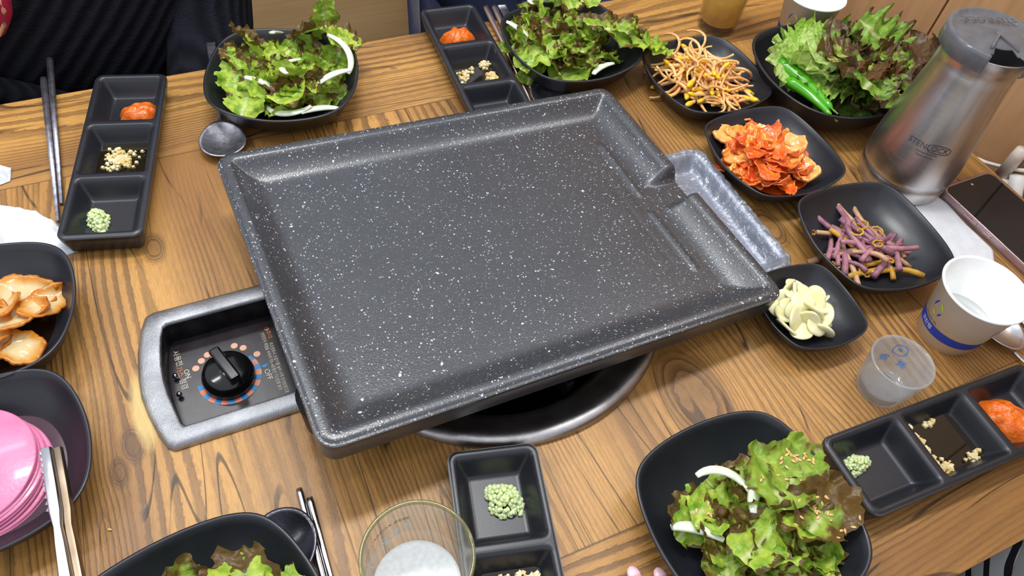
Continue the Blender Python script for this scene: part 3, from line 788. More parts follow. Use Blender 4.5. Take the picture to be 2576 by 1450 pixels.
def paste(x, y, sx, sy, h, label, rz, seed):
    rnd = random.Random(seed); n = 34; v, f = [], []
    for i in range(n + 1):
        for k in range(48):
            r = i / n; a = 2 * pi * k / 48
            q = (1 + .28 * mnoise.noise(Vector((cos(a) * 1.3, sin(a) * 1.3, seed * 3.3))) + .08 * sin(7 * a + seed))
            px, py = r * cos(a) * sx * q, r * sin(a) * sy * q
            zz = h * (1 - r ** 3.2) + .22 * mnoise.fractal(Vector((px * 1.1, py * 1.1, seed)), 1, 2, 4) * (1 - r ** 4)
            v.append((px, py, max(zz, .02) if r < 1 else 0.0))
    for i in range(n):
        for k in range(48):
            k2 = (k + 1) % 48; f.append((i * 48 + k, (i + 1) * 48 + k, (i + 1) * 48 + k2, i * 48 + k2))
    return tag(mesh('soybean_paste', v, f, M['ssam'], None, (x, y, .52), (0, 0, radians(rz))), label, 'sauce')
paste(*local(*TA, .9, 6.9), 2.2, 1.7, 1.5, 'heap of glossy orange-red paste in the sauce dish at far left', -10, 1)
paste(*local(*TB, .0, 6.9), 2.4, 1.7, 1.7, 'heap of glossy orange-red paste in the sauce dish at the far edge', -5, 2)
paste(*local(*TD, -.3, -7.2), 2.3, 2.5, 1.6, 'heap of glossy orange-red paste in the sauce dish along the near edge', 20, 3)

def oil_well(tx, v, label, clusters, seed):
    x, y = local(*tx, 0, v)
    pts = []
    for k in range(40):
        a = 2 * pi * k / 40; n = 7
        q = 1 / ((abs(cos(a)) ** n + abs(sin(a)) ** n) ** (1 / n)); pts.append((2.45 * q * cos(a), 2.75 * q * sin(a), 0))
    o = mesh('sesame_oil', [(0, 0, 0)] + pts, [(0, k + 1, (k + 1) % 40 + 1) for k in range(40)], M['oil'], None, (x, y, .86), (0, 0, radians(tx[2])))
    tag(o, 'dark sesame oil in the middle part of ' + label, 'oil')
    rnd = random.Random(seed); parts = []
    for cx, cy, rx, ry, n in clusters:
        for _ in range(n):
            r = rnd.gauss(0, .5); a = rnd.uniform(0, 2 * pi); px, py = cx + rx * r * cos(a), cy + ry * r * sin(a)
            if abs(px) > 2.5 or abs(py) > 2.8: continue
            s_ = rnd.uniform(.09, .24); an = rnd.uniform(0, pi); zz = rnd.uniform(0, .22) * (1 if n > 20 else .3)
            c, d = cos(an), sin(an)
            V = [(px + (i * c - j * d) * s_ * (1 if l < 0 else .7), py + (i * d + j * c) * s_ * .8, zz + l * s_ * .6) for i in (-1, 1) for j in (-1, 1) for l in (-1, 1)]
            parts.append((V, [(0, 1, 3, 2), (4, 6, 7, 5), (0, 4, 5, 1), (2, 3, 7, 6), (0, 2, 6, 4), (1, 5, 7, 3)]))
    V, F = join_data(parts)
    tag(mesh('minced_garlic', V, F, M['crumb'], None, (x, y, .92), (0, 0, radians(tx[2])), smooth=False), 'minced garlic crumbs floating in the oil of ' + label, 'garlic', kind='stuff')
oil_well(TA, 0, 'the sauce dish at far left', [(-.1, .1, 1.2, 1.4, 200), (-.2, 0, 2.2, 2.2, 60)], 5)
oil_well(TB, 0, 'the sauce dish at the far edge', [(1.5, 1.3, .45, .8, 70), (1.6, -1.3, .7, 1.3, 110), (-1.2, .2, 1.4, .9, 34), (-1.9, -.8, .6, 1.2, 24)], 6)
oil_well(TC, 0, 'the sauce dish touching the burner ring', [(-1.0, 1.3, 1.6, .9, 150), (1.0, 1.6, 1.3, .8, 120), (0, -.6, 2.2, 1.6, 160)], 7)
oil_well(TD, 0.3, 'the sauce dish along the near edge', [(-.9, 2.3, 1.7, .5, 190), (-1.9, 1.6, .7, .9, 60), (-1.9, -1.6, .5, .6, 26), (1.9, -.2, .4, .8, 16), (.9, 1.9, 1.2, .4, 40)], 8)

# ------------------------------------------------------------------ leaves
def leaf_mesh(name, seed, L, W, ruf, bend, m, lobes=3.0, ns=26, nt=14, cup=.25, kf=2.6, neck=.5, tear=0.2, crk=0.0):
    rnd = random.Random(seed); ph = [rnd.uniform(0, 6.28) for _ in range(8)]
    v, uv, f = [], [], []
    so = Vector((seed * 3.7, seed * 1.3, 0))
    tw = rnd.uniform(-.5, .5)
    for i in range(ns + 1):
        s_ = i / ns
        prof = (sin(pi * min(1, .06 + s_ * .90) ** .85)) ** neck
        for j in range(nt + 1):
            t = -1 + 2 * j / nt; sd = 0 if t < 0 else 1; at = abs(t)
            hw = W / 2 * prof * (1 + tear * mnoise.noise(Vector((s_ * lobes * 2, sd * 9, seed))) + .055 * sin(s_ * lobes * 7 + ph[sd]) + .03 * sin(s_ * lobes * 19 + ph[sd]))
            x = (s_ - .5) * L; y = t * hw
            r = at ** 2.0
            k = kf * 2 * pi
            z = ruf * r * sin(k * s_ + ph[2 + sd] + 1.5 * mnoise.noise(Vector((s_ * 3, sd, seed))))
            z += ruf * .45 * at ** 3.5 * sin(2.7 * k * s_ + ph[4 + sd])
            y += ruf * .5 * r * cos(k * s_ * 1.3 + ph[5]) * (1 if t > 0 else -1)
            x += ruf * .35 * max(0, s_ - .6) * 2.5 * cos(5 * t + ph[6])
            z += ruf * 1.2 * max(0, s_ - .55) ** 1.5 * sin(7 * t + ph[7])
            z += cup * W * .5 * t * t * (.6 + .4 * s_) + bend * L * (s_ - .5) ** 2
            z += .16 * W * .3 * mnoise.fractal(Vector((x * .8, y * .8, 0)) + so, 1, 2, 3)
            if crk: z += crk * (1 - 2 * abs(mnoise.noise(Vector((x * 1.3, y * 1.3, seed + 3.3))))) + crk * .6 * mnoise.noise(Vector((x * 2.6, y * 2.6, seed)))
            a = tw * (s_ - .5) * 2
            y, z = y * cos(a) - z * sin(a), y * sin(a) + z * cos(a)
            v.append((x, y, z)); uv.append((s_, at))
    for i in range(ns):
        for j in range(nt):
            q = i * (nt + 1) + j; f.append((q, q + nt + 1, q + nt + 2, q + 1))
    o = mesh(name, v, f, m, None, (0, 0, 0), uv=uv)
    return o

protos = []
for k in range(10):
    mm = [M['let_g'], M['let_m'], M['let_g'], M['let_r'], M['let_g'], M['let_m'], M['let_g'], M['let_m'], M['let_g'], M['let_r']][k]
    protos.append(leaf_mesh('lettuce_leaf', k + 1, 4.2 + (k % 3) * .7, 3.3 + (k % 4) * .4, .34 + .06 * (k % 3), .12 + .12 * (k % 2), mm, ns=34, nt=20, kf=1.6 + .25 * (k % 4), crk=.16, neck=.4))
for o in protos: COL.objects.unlink(o)

def use(o):
    c = o.copy(); COL.objects.link(c); return c

def onion_proto(name, R, r, arc, m):
    pts = []; rad = []
    for i in range(13):
        a = -arc / 2 + arc * i / 12; pts.append((R * cos(a) - R, R * sin(a), .1 * cos(3 * a))); rad.append(r * (.35 + .65 * sin(pi * min(.97, max(.03, i / 12))) ** .6))
    v, f = tube_data(pts, rad, 8, .45); o = mesh(name, v, f, m, None, (0, 0, 0)); COL.objects.unlink(o); return o
onp = onion_proto('onion_slice', 3.0, .42, radians(110), M['onion_w'])
onp2 = onion_proto('onion_slice', 5.0, .5, radians(48), M['onion_w'])

def side(dx, dy, z, ztop):
    u, v = .907 * dx - .408 * dy, .27 * dx + .75 * dy
    if z > ztop and hypot(dx, dy) < 2.6: return 'on top of'
    if abs(u) > abs(v): return 'at the right of' if u > 0 else 'at the left of'
    return 'at the far side of' if v > 0 else 'at the near side of'
HUE = ['green', 'red-tipped', 'green', 'brownish red', 'green', 'red-tipped', 'green', 'red-tipped', 'green', 'brownish red']
def salad(where, label, c, spots, n, rx, ry, hmax, seed, onions, zmin=.9, sc=(.72, 1.1)):
    rnd = random.Random(seed)
    i = 0
    for k in range(n + len(spots)):
        if k < n:
            r = sqrt((k + .5) / n); a = k * 2.39996 + rnd.uniform(-.3, .3)
            px, py = c[0] + rx * r * cos(a), c[1] + ry * r * sin(a)
            z = zmin + hmax * (1 - r ** 2) * rnd.uniform(.55, 1.0) + r * 1.1
            rot = (rnd.gauss(0, .45), rnd.gauss(0, .4), rnd.uniform(0, 6.28)); s_ = rnd.uniform(*sc)
        else:
            px, py, z, rot, s_ = spots[k - n]
        pi_ = rnd.randrange(10) if k < n else rnd.choice((0, 2, 4, 6, 1))
        o = put(use(protos[pi_]), (px, py, z), rot, s_)
        tag(o, 'torn %s lettuce leaf %s %s' % (HUE[pi_], side(px - c[0], py - c[1], z, zmin + hmax * .7), label), 'lettuce', 'torn lettuce leaves in the salad ' + where)
    for j, (px, py, z, rz, big, tl) in enumerate(onions):
        o = put(use(onp2 if big else onp), (px, py, z), (tl, .15, rz), 1.0)
        tag(o, 'white onion sliver among the lettuce ' + where, 'onion', 'onion slivers in the salad ' + where)

salad('on the plate nearest the diner in black knit', 'the salad nearest the knit-wearing diner', (-12.4, 31.6), [
    (-15.6, 36.0, 4.2, (.9, -.3, 1.9), 1.1), (-17.5, 33.6, 3.9, (.3, -.5, 2.2), 1.0), (-18.2, 31.0, 3.4, (.2, -.4, 1.3), 1.0), (-6.8, 37.0, 5.2, (.2, -1.3, 1.3), .9), (-5.6, 33.5, 4.6, (.4, .5, .3), .9),
    (-9.0, 35.5, 4.8, (.2, .5, 2.3), 1.0), (-12.5, 26.9, 3.6, (-.3, .1, .4), 1.15), (-17.6, 28.2, 3.2, (-.2, -.3, 1.0), 1.1)],
    50, 5.2, 4.7, 2.5, 3,
    [(-8.5, 27.6, 4.6, 1.9, True, 0), (-5.8, 31.2, 4.6, .3, False, .5), (-13.0, 30.4, 4.9, 2.6, False, .3), (-12.6, 36.6, 4.6, 2.8, True, .6), (-14.5, 24.8, 3.0, 4.2, False, .2), (-11.0, 24.6, 3.0, 1.6, True, .1), (-15.5, 29.5, 3.6, 1.1, True, .4)])
salad('on the plate before the navy-dressed diner', 'the salad before the navy-dressed diner', (19.6, 28.6), [
    (26.0, 24.8, 4.9, (.2, .3, -.3), 1.2), (28.4, 23.4, 4.4, (-.2, .4, -.2), 1.15), (27.2, 25.6, 4.9, (.1, .3, .5), 1.1), (29.6, 22.6, 4.0, (.1, .5, .1), .9), (24.4, 27.4, 4.8, (.2, .3, .2), 1.1), (22.6, 33.4, 6.2, (.4, -.5, 1.4), 1.1), (20.6, 35.0, 6.0, (.2, -.6, 1.9), 1.1),
    (15.2, 25.6, 3.6, (.1, -.4, .3), 1.1), (24.6, 33.0, 5.6, (.2, .1, 1.0), 1.0)],
    62, 5.7, 5.6, 3.1, 5,
    [(18.0, 33.6, 5.6, 2.2, False, .4), (22.0, 22.2, 3.0, 2.0, True, .1), (15.2, 30.4, 3.8, .6, True, .3)])
salad('with the sesame seeds', 'the salad sprinkled with sesame seeds', (7.9, -31.6), [
    (2.4, -28.6, 2.9, (.2, -.2, .5), 1.0), (4.4, -28.9, 3.1, (.0, .2, -.2), .9), (9.4, -28.6, 4.0, (.1, .15, 1.2), 1.2), (11.8, -28.6, 3.8, (.1, .1, .6), 1.2), (12.0, -32.2, 3.9, (.0, .1, .4), 1.25), (9.8, -32.2, 4.0, (.1, .0, 1.9), 1.1), (6.4, -32.2, 3.8, (.1, .0, .3), 1.2)],
    50, 5.0, 3.9, 1.9, 7,
    [(6.3, -27.0, 4.2, .9, False, .2), (7.6, -29.0, 4.0, 2.2, True, .2), (2.2, -29.6, 3.2, 1.0, True, .1)])
salad('on the plate cut off at the bottom', 'the salad cut off at bottom', (-31.4, -25.0), [
    (-32.4, -20.6, 4.2, (.5, -.9, 1.8), 1.0), (-29.0, -21.4, 4.2, (.2, .2, 1.3), 1.2), (-26.8, -23.0, 3.6, (.1, .1, .4), .9), (-34.0, -22.0, 3.8, (.3, -.6, 1.5), .9)],
    46, 5.2, 4.4, 2.0, 9,
    [(-30.0, -24.4, 4.6, .4, False, .2)])
# sesame seeds
sv, sf = lathe_data([(0, -.19), (.07, -.13), (.10, 0), (.07, .12), (0, .2)], 8)
sp = mesh('sesame_seed', [(x, y * .6, z) for x, y, z in sv], sf, M['sesame'], None, (0, 0, 0)); COL.objects.unlink(sp)
def seeds_after():
    dg = bpy.context.evaluated_depsgraph_get(); rnd = random.Random(4)
    def drop(px, py):
        hit, lc, nr, _, ob, _ = SC.ray_cast(dg, Vector((px * S, py * S, (T + 20) * S)), Vector((0, 0, -1)))
        if not hit: return
        o = use(sp); o.location = lc + nr * .0006
        t = Vector((rnd.uniform(-1, 1), rnd.uniform(-1, 1), rnd.uniform(-.15, .15))); t = (t - nr * t.dot(nr)).normalized()
        o.rotation_euler = t.to_track_quat('Z', 'Y').to_euler(); o.scale = (1.15, 1.15, 1.15)
        tag(o, 'toasted sesame seed on the near salad', 'sesame seed', 'sesame seeds on the near salad')
    for cx, cy, sx, sy, n in ((12.4, -28.2, 1.3, .8, 26), (10.6, -32.0, 1.6, 1.2, 18), (9.4, -29.5, 2.5, 1.6, 8), (3.4, -28.8, 1.3, .5, 5), (11.4, -34.0, 1.5, .6, 5)):
        for _ in range(n): drop(rnd.gauss(cx, sx * .6), rnd.gauss(cy, sy * .6))
    o = use(sp); o.location = (-37.0 * S, -12.5 * S, (T + .08) * S); o.rotation_euler = (pi / 2, 0, 1); tag(o, 'single sesame seed lying on bare table near the tongs', 'sesame seed')

# whole lettuce leaves and chillies in the bowl
big = []
for k in range(8):
    mm = [M['let_big'], M['let_big'], M['let_r'], M['let_big'], M['let_big'], M['let_y'], M['let_big'], M['let_y']][k]
    big.append(leaf_mesh('lettuce_leaf', 40 + k, 12.5, 9.0, 1.15, .12, mm, lobes=5, ns=56, nt=22, cup=.12, kf=6.0, neck=.6, tear=.3))
    COL.objects.unlink(big[-1])
rnd = random.Random(21)
lay = 30
for k in range(lay):
    t = k / (lay - 1)
    x = 51.0 + rnd.uniform(-2.4, 3.4) + 1.4 * t; y = 9.2 + rnd.uniform(-3.8, 3.6)
    z = 2.6 + 4.6 * t
    a = radians(rnd.choice((-60, -90, -30, -110, 10, -75)) + rnd.uniform(-25, 25))
    o = put(use(big[rnd.choice((0, 1, 2, 3, 4, 6) if t < .6 else (0, 2, 2, 3, 6))]), (x, y, z), (rnd.uniform(-.25, .25), rnd.uniform(-.15, .35), a), rnd.uniform(.72, .98))
    tag(o, 'whole red-tipped lettuce leaf %s in the deep bowl' % ('low in the stack' if t < .34 else 'midway up the stack' if t < .67 else 'at the top of the stack'), 'lettuce', 'red leaf lettuce in the deep bowl')
for x, y, z, a, tx, ty, s_ in ((44.8, 14.6, 4.8, 20, .1, -.1, .72), (45.2, 12.6, 4.8, -30, .2, -.1, .70), (46.8, 15.2, 5.6, 40, .0, -.1, .76), (46.0, 9.6, 4.6, -55, .1, .0, .62), (45.2, 13.6, 5.6, 75, .1, .1, .70), (48.4, 13.6, 6.2, 15, .1, .1, .72)):
    o = put(use(big[rnd.choice((5, 7))]), (x, y, z), (tx, ty, radians(a)), s_)
    tag(o, 'frilly light green lettuce leaf at the left of the deep bowl', 'lettuce', 'light green leaves in the deep bowl')
def chilli(label, a, b, r, zz):
    A = Vector((a[0], a[1], zz)); B = Vector((b[0], b[1], zz - .3)); D = B - A; N_ = Vector((-D.y, D.x, 0)).normalized()
    t_ = thing('green_chilli', label, 'chilli', (a[0], a[1], 0))
    pts, rad = [], []
    for i in range(19):
        t = i / 18; p = A + D * t + N_ * (.5 * sin(pi * t)); pts.append((p.x - a[0], p.y - a[1], p.z)); rad.append(r * (min(1, (t * 9 + .02) ** .5) * (1 - .62 * t ** 1.6) if t < .97 else .12))
    tube('pod', pts, rad, M['chilli'], t_, (0, 0, 0), 16)
    d = D.normalized(); tube('stem', [tuple(Vector(pts[-1]) - d * .2), tuple(Vector(pts[-1]) + d * .9)], .12, M['chillistem'], t_, (0, 0, 0), 8)
chilli('plump green chilli against the lettuce, inner one of the pair in the deep bowl', (42.3, 15.6), (43.5, 6.0), .85, 4.6)
chilli('slim green chilli lying along the bowl rim, outer one of the pair', (41.5, 12.4), (42.9, 5.2), .68, 4.3)

# ------------------------------------------------------------------ bean sprouts
sps = []
for k in range(8):
    r_ = random.Random(100 + k); L = r_.uniform(4.5, 7.0); cu = r_.uniform(-.75, .75); pts = []; rad = []
    x = y = 0.0; an = 0.0
    for i in range(13):
        pts.append((x - L * .4, y, .35 * sin(i * .5 + k))); rad.append(.235 * (1 - .35 * i / 12) * (1 + .1 * sin(i)))
        an += cu * .6 + r_.uniform(-.12, .12); x += L / 12 * cos(an); y += L / 12 * sin(an)
    o = tube('bean_sprout', pts, rad, M['sprout'], None, (0, 0, 0), 7)
    hd = []
    if k % 4 != 3:
        h1 = blob('bean_head', (pts[0][0] - .25, pts[0][1], pts[0][2]), .54, M['bean'], o, .1, 1, k, 2, (1.2, .62, .5))
        hd.append(h1)
        h1.location = ((pts[0][0] - .25) * S, pts[0][1] * S, pts[0][2] * S)
    COL.objects.unlink(o)
    for h in hd: COL.objects.unlink(h)
    sps.append(o)
rnd = random.Random(31)
for k in range(115):
    r = sqrt(rnd.random()); a = rnd.uniform(0, 6.28)
    x, y = 34.4 + 3.9 * r * cos(a), 18.0 + 4.2 * r * sin(a); z = .9 + 3.6 * (1 - r ** 1.8) * rnd.uniform(.4, 1) + .5 * r
    si = rnd.randrange(8); src = sps[si]
    o = put(dup(src), (x, y, z), (rnd.gauss(0, .3), rnd.gauss(0, .28), rnd.uniform(0, 6.28)), rnd.uniform(.75, 1.05))
    tag(o, ('yellow-headed' if si % 4 != 3 else 'headless') + ' seasoned bean sprout %s the heap on its side plate' % side(x - 34.4, y - 18.0, z, 3.2), 'bean sprout', 'bean sprouts on the side plate')

# ------------------------------------------------------------------ kimchi
kp = []
for k in range(9):
    mm = [M['kim_or'], M['kim_red'], M['kim_or'], M['kim_red'], M['kim_pale'], M['kim_or'], M['kim_red'], M['kim_pale'], M['kim_or']][k]
    o = leaf_mesh('kimchi_piece', 70 + k, 4.4 + .4 * (k % 3), 2.7 + .3 * (k % 2), .14 if k in (4, 7) else .30, .18, mm, ns=26, nt=14, kf=1.2, tear=.3, crk=.12)
    sd = o.modifiers.new('thick', 'SOLIDIFY'); sd.thickness = (.32 if k in (4, 7) else .14) * S; sd.offset = 0
    COL.objects.unlink(o); kp.append(o)
rnd = random.Random(41)
for k in range(58):
    r = sqrt(rnd.random()); a = rnd.uniform(0, 6.28)
    x, y = 33.2 + 4.1 * r * cos(a), 3.6 + 4.3 * r * sin(a); z = .95 + 2.5 * (1 - r ** 2) * rnd.uniform(.3, 1) + .45 * r
    ki = rnd.randrange(9); o = put(use(kp[ki]), (x, y, z), (rnd.gauss(0, .17), rnd.gauss(0, .17), rnd.uniform(0, 6.28)), rnd.uniform(.7, 1.1))
    tag(o, ('orange', 'deep red', 'orange', 'deep red', 'pale', 'orange', 'deep red', 'pale', 'orange')[ki] + ' kimchi piece %s the heap on its side plate' % side(x - 33.2, y - 3.6, z, 2.4), 'kimchi', 'kimchi pieces on the side plate')
def pool(name, c, rx, ry, z, m, label, cat, seed=0, amp=.12):
    pts = [(0, 0, 0)]; n = 48
    for k in range(n):
        a = 2 * pi * k / n; q = 1 + amp * mnoise.noise(Vector((cos(a) * 1.4, sin(a) * 1.4, seed)))
        pts.append((rx * q * cos(a), ry * q * sin(a), 0))
    o = mesh(name, pts, [(0, k + 1, (k + 1) % n + 1) for k in range(n)], m, None, (c[0], c[1], z)); tag(o, label, cat); return o
pool('kimchi_juice', (33.7, 3.3), 4.7, 4.6, .98, M['kim_juice'], 'orange kimchi juice pooled round the kimchi pieces', 'juice')

# ------------------------------------------------------------------ bracken
fp = []
for k in range(10):
    r_ = random.Random(200 + k); L = r_.uniform(4.0, 6.8); cu = r_.uniform(-.06, .06) if k % 3 else .14; pts = []; rad = []; x = y = 0; an = 0
    for i in range(8):
        pts.append((x - L / 2, y, .15 * sin(i * .8))); rad.append(.33 - .08 * i / 7 + .02 * r_.random()); an += cu; x += L / 7 * cos(an); y += L / 7 * sin(an)
    mm = M['fern_p'] if k < 6 else (M['fern_b'] if k < 8 else M['fern_y'])
    o = tube('bracken_shoot', pts, rad, mm, None, (0, 0, 0), 6); COL.objects.unlink(o); fp.append(o)
fc = []
for k in range(2):
    pts = []; rad = []; r_ = random.Random(220 + k)
    for i in range(30):
        t = i / 29; a = t * (7.5 + k); q = 1.25 * (1 - t) ** 1.2 + .1
        pts.append((q * cos(a), q * sin(a) - .6, .25 * t + .1 * sin(i * 2.1))); rad.append(.15 + (.07 if i % 2 else 0))
    o = tube('bracken_curl', pts, rad, M['fern_y'], None, (0, 0, 0), 7); COL.objects.unlink(o); fc.append(o)
rnd = random.Random(51)
for k in range(44):
    r = sqrt(rnd.random()); a = rnd.uniform(0, 6.28)
    x, y = 36.0 + 3.5 * r * cos(a), -10.6 + 3.9 * r * sin(a); z = .85 + 1.7 * (1 - r ** 2) * rnd.uniform(.2, 1) + .25 * r
    bi = rnd.randrange(10); o = put(use(fp[bi]), (x, y, z), (rnd.gauss(0, .12), rnd.gauss(0, .14), radians(rnd.choice((60, 40, 80, 100, -30, 20)) + rnd.uniform(-25, 25))), rnd.uniform(.75, 1.1))
    tag(o, ('dull purple' if bi < 6 else 'tan' if bi < 8 else 'yellow') + ' bracken stem %s the heap on its side plate' % side(x - 36, y + 10.6, z, 1.9), 'bracken', 'bracken stems on the side plate')
for x, y, z, rz in ((31.9, -6.6, .9, 1.0), (35.0, -9.6, 2.6, 2.0), (35.9, -11.4, 2.7, .3), (37.2, -8.6, 2.2, 4), (31.6, -11.6, 1.0, 3.4), (38.4, -9.4, 1.8, 5), (38.9, -12.4, 1.4, 1), (33.6, -13.6, 1.2, 2.5), (36.6, -13.0, 1.9, 0)):
    o = put(use(fc[rnd.randrange(2)]), (x, y, z), (rnd.gauss(0, .3), rnd.gauss(0, .3), rz), .62)
    tag(o, 'curled yellow bracken tip among the purple stems', 'bracken', 'curled bracken tips on the side plate')

# ------------------------------------------------------------------ garlic slices
def garlic(name, seed):
    r_ = random.Random(seed); v, f = [], []; n = 28; e = r_.uniform(.7, .95)
    rows = [(0, .13), (.75, .15), (.95, .10), (1, 0), (.95, -.10), (.75, -.15), (0, -.13)]
    for rr, z in rows:
        for k in range(n):
            a = 2 * pi * k / n; q = 1.25 * (1 - .22 * cos(a) * (1 if cos(a) > 0 else .2)) * (1 + .03 * sin(3 * a + seed))
            v.append((q * rr * cos(a) * 1.08, q * rr * sin(a) * e, z + .05 * rr * rr * sin(2 * a)))
    for i in range(len(rows) - 1):
        for k in range(n): k2 = (k + 1) % n; f.append((i * n + k, (i + 1) * n + k, (i + 1) * n + k2, i * n + k2))
    o = mesh(name, v, f, M['garlic'], None, (0, 0, 0)); COL.objects.unlink(o); return o
gp = [garlic('garlic_slice', k) for k in range(5)]
rnd = random.Random(61)
for k in range(26):
    r = sqrt((k + .5) / 26); a = k * 2.4
    x, y = 24.1 + 2.7 * r * cos(a), -15.2 + 2.7 * r * sin(a); z = .85 + 2.1 * (1 - r ** 1.5) + rnd.uniform(0, .3) + .35 * r
    o = put(use(gp[k % 5]), (x, y, z), (rnd.gauss(.1, .55), rnd.gauss(0, .55), rnd.uniform(0, 6.28)), rnd.uniform(.9, 1.15))
    tag(o, 'pale raw garlic slice %s the heap on the small plate' % side(x - 24.1, y + 15.2, z, 2.4), 'garlic', 'garlic slices on the small plate')

# ------------------------------------------------------------------ pickled radish and onion
pool('pickling_juice', (-44.0, -5.9), 5.4, 5.5, 1.0, M['pinkjuice'], 'pink pickling juice under the radish slices', 'juice', 3, .03)
for k in range(8):
    v, f = lathe_data([(0, .11), (4.75, .11), (4.86, .05), (4.86, -.05), (4.75, -.11), (0, -.11)], 72)
    v = [(x, y, z + .10 * sin(2 * atan2(y, x) + k) * (hypot(x, y) / 4.8) ** 2) for x, y, z in v]
    o = mesh('radish_slice', v, f, M['radish'], None, (-44.5 - .13 * k + .1 * sin(k * 2), -5.95 + .10 * k, 1.05 + .17 * k))
    tag(o, 'round pink pickled radish slice, %s in the stack under the tongs' % ('undermost', 'second from the bottom', 'third from the bottom', 'fourth from the bottom', 'fourth from the top', 'third from the top', 'second from the top', 'topmost')[k], 'radish', 'pink radish slices in the stack')
pool('soy_sauce', (-43.3, 7.6), 5.4, 5.3, 1.05, M['soy'], 'dark soy liquid round the pickled onion', 'sauce', 5, .04)
def onion_mat():
    s = NT('soy_pickled_onion'); tc = s.n('ShaderNodeTexCoord'); u, v, _ = s.xyz(tc.outputs['UV'])
    e = s.math('MAXIMUM', v, s.math('ABSOLUTE', s.math('MULTIPLY_ADD', u, 2.0, -1.0)))
    e = s.math('ADD', e, s.math('MULTIPLY', s.math('SUBTRACT', s.noise(s.obj(), 0.8, 3), 0.5), 0.5))
    c = s.ramp(e, [(0.45, lin((240, 222, 170))), (0.8, lin((232, 172, 78))), (1.05 if False else 1.0, lin((216, 134, 40)))])
    s.l(c, s.b.inputs['Base Color']); s.b.inputs['Roughness'].default_value = 0.14; s.b.inputs['Coat Weight'].default_value = 0.3
    tr = s.n('ShaderNodeBsdfTranslucent'); s.l(c, tr.inputs[0]); mx = s.n('ShaderNodeMixShader'); mx.inputs[0].default_value = 0.35
    out = [n for n in s.t.nodes if n.type == 'OUTPUT_MATERIAL'][0]
    s.l(s.b.outputs[0], mx.inputs[1]); s.l(tr.outputs[0], mx.inputs[2]); s.l(mx.outputs[0], out.inputs[0]); return s.m
M['amber'] = onion_mat()
def onion_piece(seed):
    o = leaf_mesh('pickled_onion', 90 + seed, 4.6, 3.1, .02, .30, M['amber'], ns=22, nt=12, cup=.34, kf=.6, neck=.55, tear=.05)
    s_ = o.modifiers.new('thick', 'SOLIDIFY'); s_.thickness = .22 * S; s_.offset = 0
    COL.objects.unlink(o); return o
op = [onion_piece(k) for k in range(3)]
for i, (x, y, z, rx, ry, rz, s_) in enumerate(((-40.6, 10.1, 1.7, .1, .2, -.2, 1.15), (-38.9, 8.2, 1.9, .2, .3, .9, .95), (-41.0, 7.2, 2.2, -.3, .1, .2, 1.1), (-42.2, 9.2, 2.0, .2, .4, 2.2, 1.0), (-41.6, 4.9, 1.6, .1, -.2, 2.6, 1.0), (-42.9, 7.0, 2.4, .3, .1, 1.4, 1.0), (-43.9, 5.2, 1.9, 0, .3, .6, 1.0), (-44.4, 9.6, 2.0, .2, .1, 2.8, 1.0), (-45.3, 7.2, 2.2, .1, .2, .3, 1.0))):
    o = put(use(op[i % 3]), (x, y, z), (rx, ry, rz), s_)
    tag(o, 'amber soy-pickled onion piece %s its plate of dark liquid' % side(x + 42.3, y - 7.6, z, 2.15), 'onion', 'pickled onion pieces at the left edge')

# ------------------------------------------------------------------ jug
jg = thing('water_jug', 'tall brushed steel water jug with a smoky plastic lid, beside the phone', 'jug', (48.65, -2.7, 0))
def jr(z):
    P_ = [(0, 4.62), (.4, 4.76), (2.2, 4.92), (4, 5.0), (6, 4.88), (8, 4.66), (10, 4.42), (12, 4.18), (14, 3.96), (15.5, 3.88), (17, 4.0), (18.4, 4.3)]
    for (a, ra), (b, rb) in zip(P_[:-1], P_[1:]):
        if z <= b: return ra + (rb - ra) * (z - a) / (b - a)
    return P_[-1][1]
prof = [(0, .05), (4.4, 0)] + [(jr(z), z) for z in (.05, .4, 1.2, 2.15)] + [(4.84, 2.22), (4.84, 2.3), (4.93, 2.38)] + [(jr(z), z) for z in (3, 4, 5, 6, 7, 8, 9, 10, 11, 12, 13, 14, 15, 15.7)] + [(3.8, 16.1), (3.92, 16.6), (4.05, 17.2), (4.25, 18.2), (4.35, 18.3), (4.25, 18.35), (4.1, 17.8), (3.7, 15.8), (4.2, 10), (4.7, 3), (4.4, .6), (0, .5)]
lathe('jug_body', prof, M['jug'], jg, (0, 0, 0), 96)
def rl(z): return jr(z)
av = radians(-128)
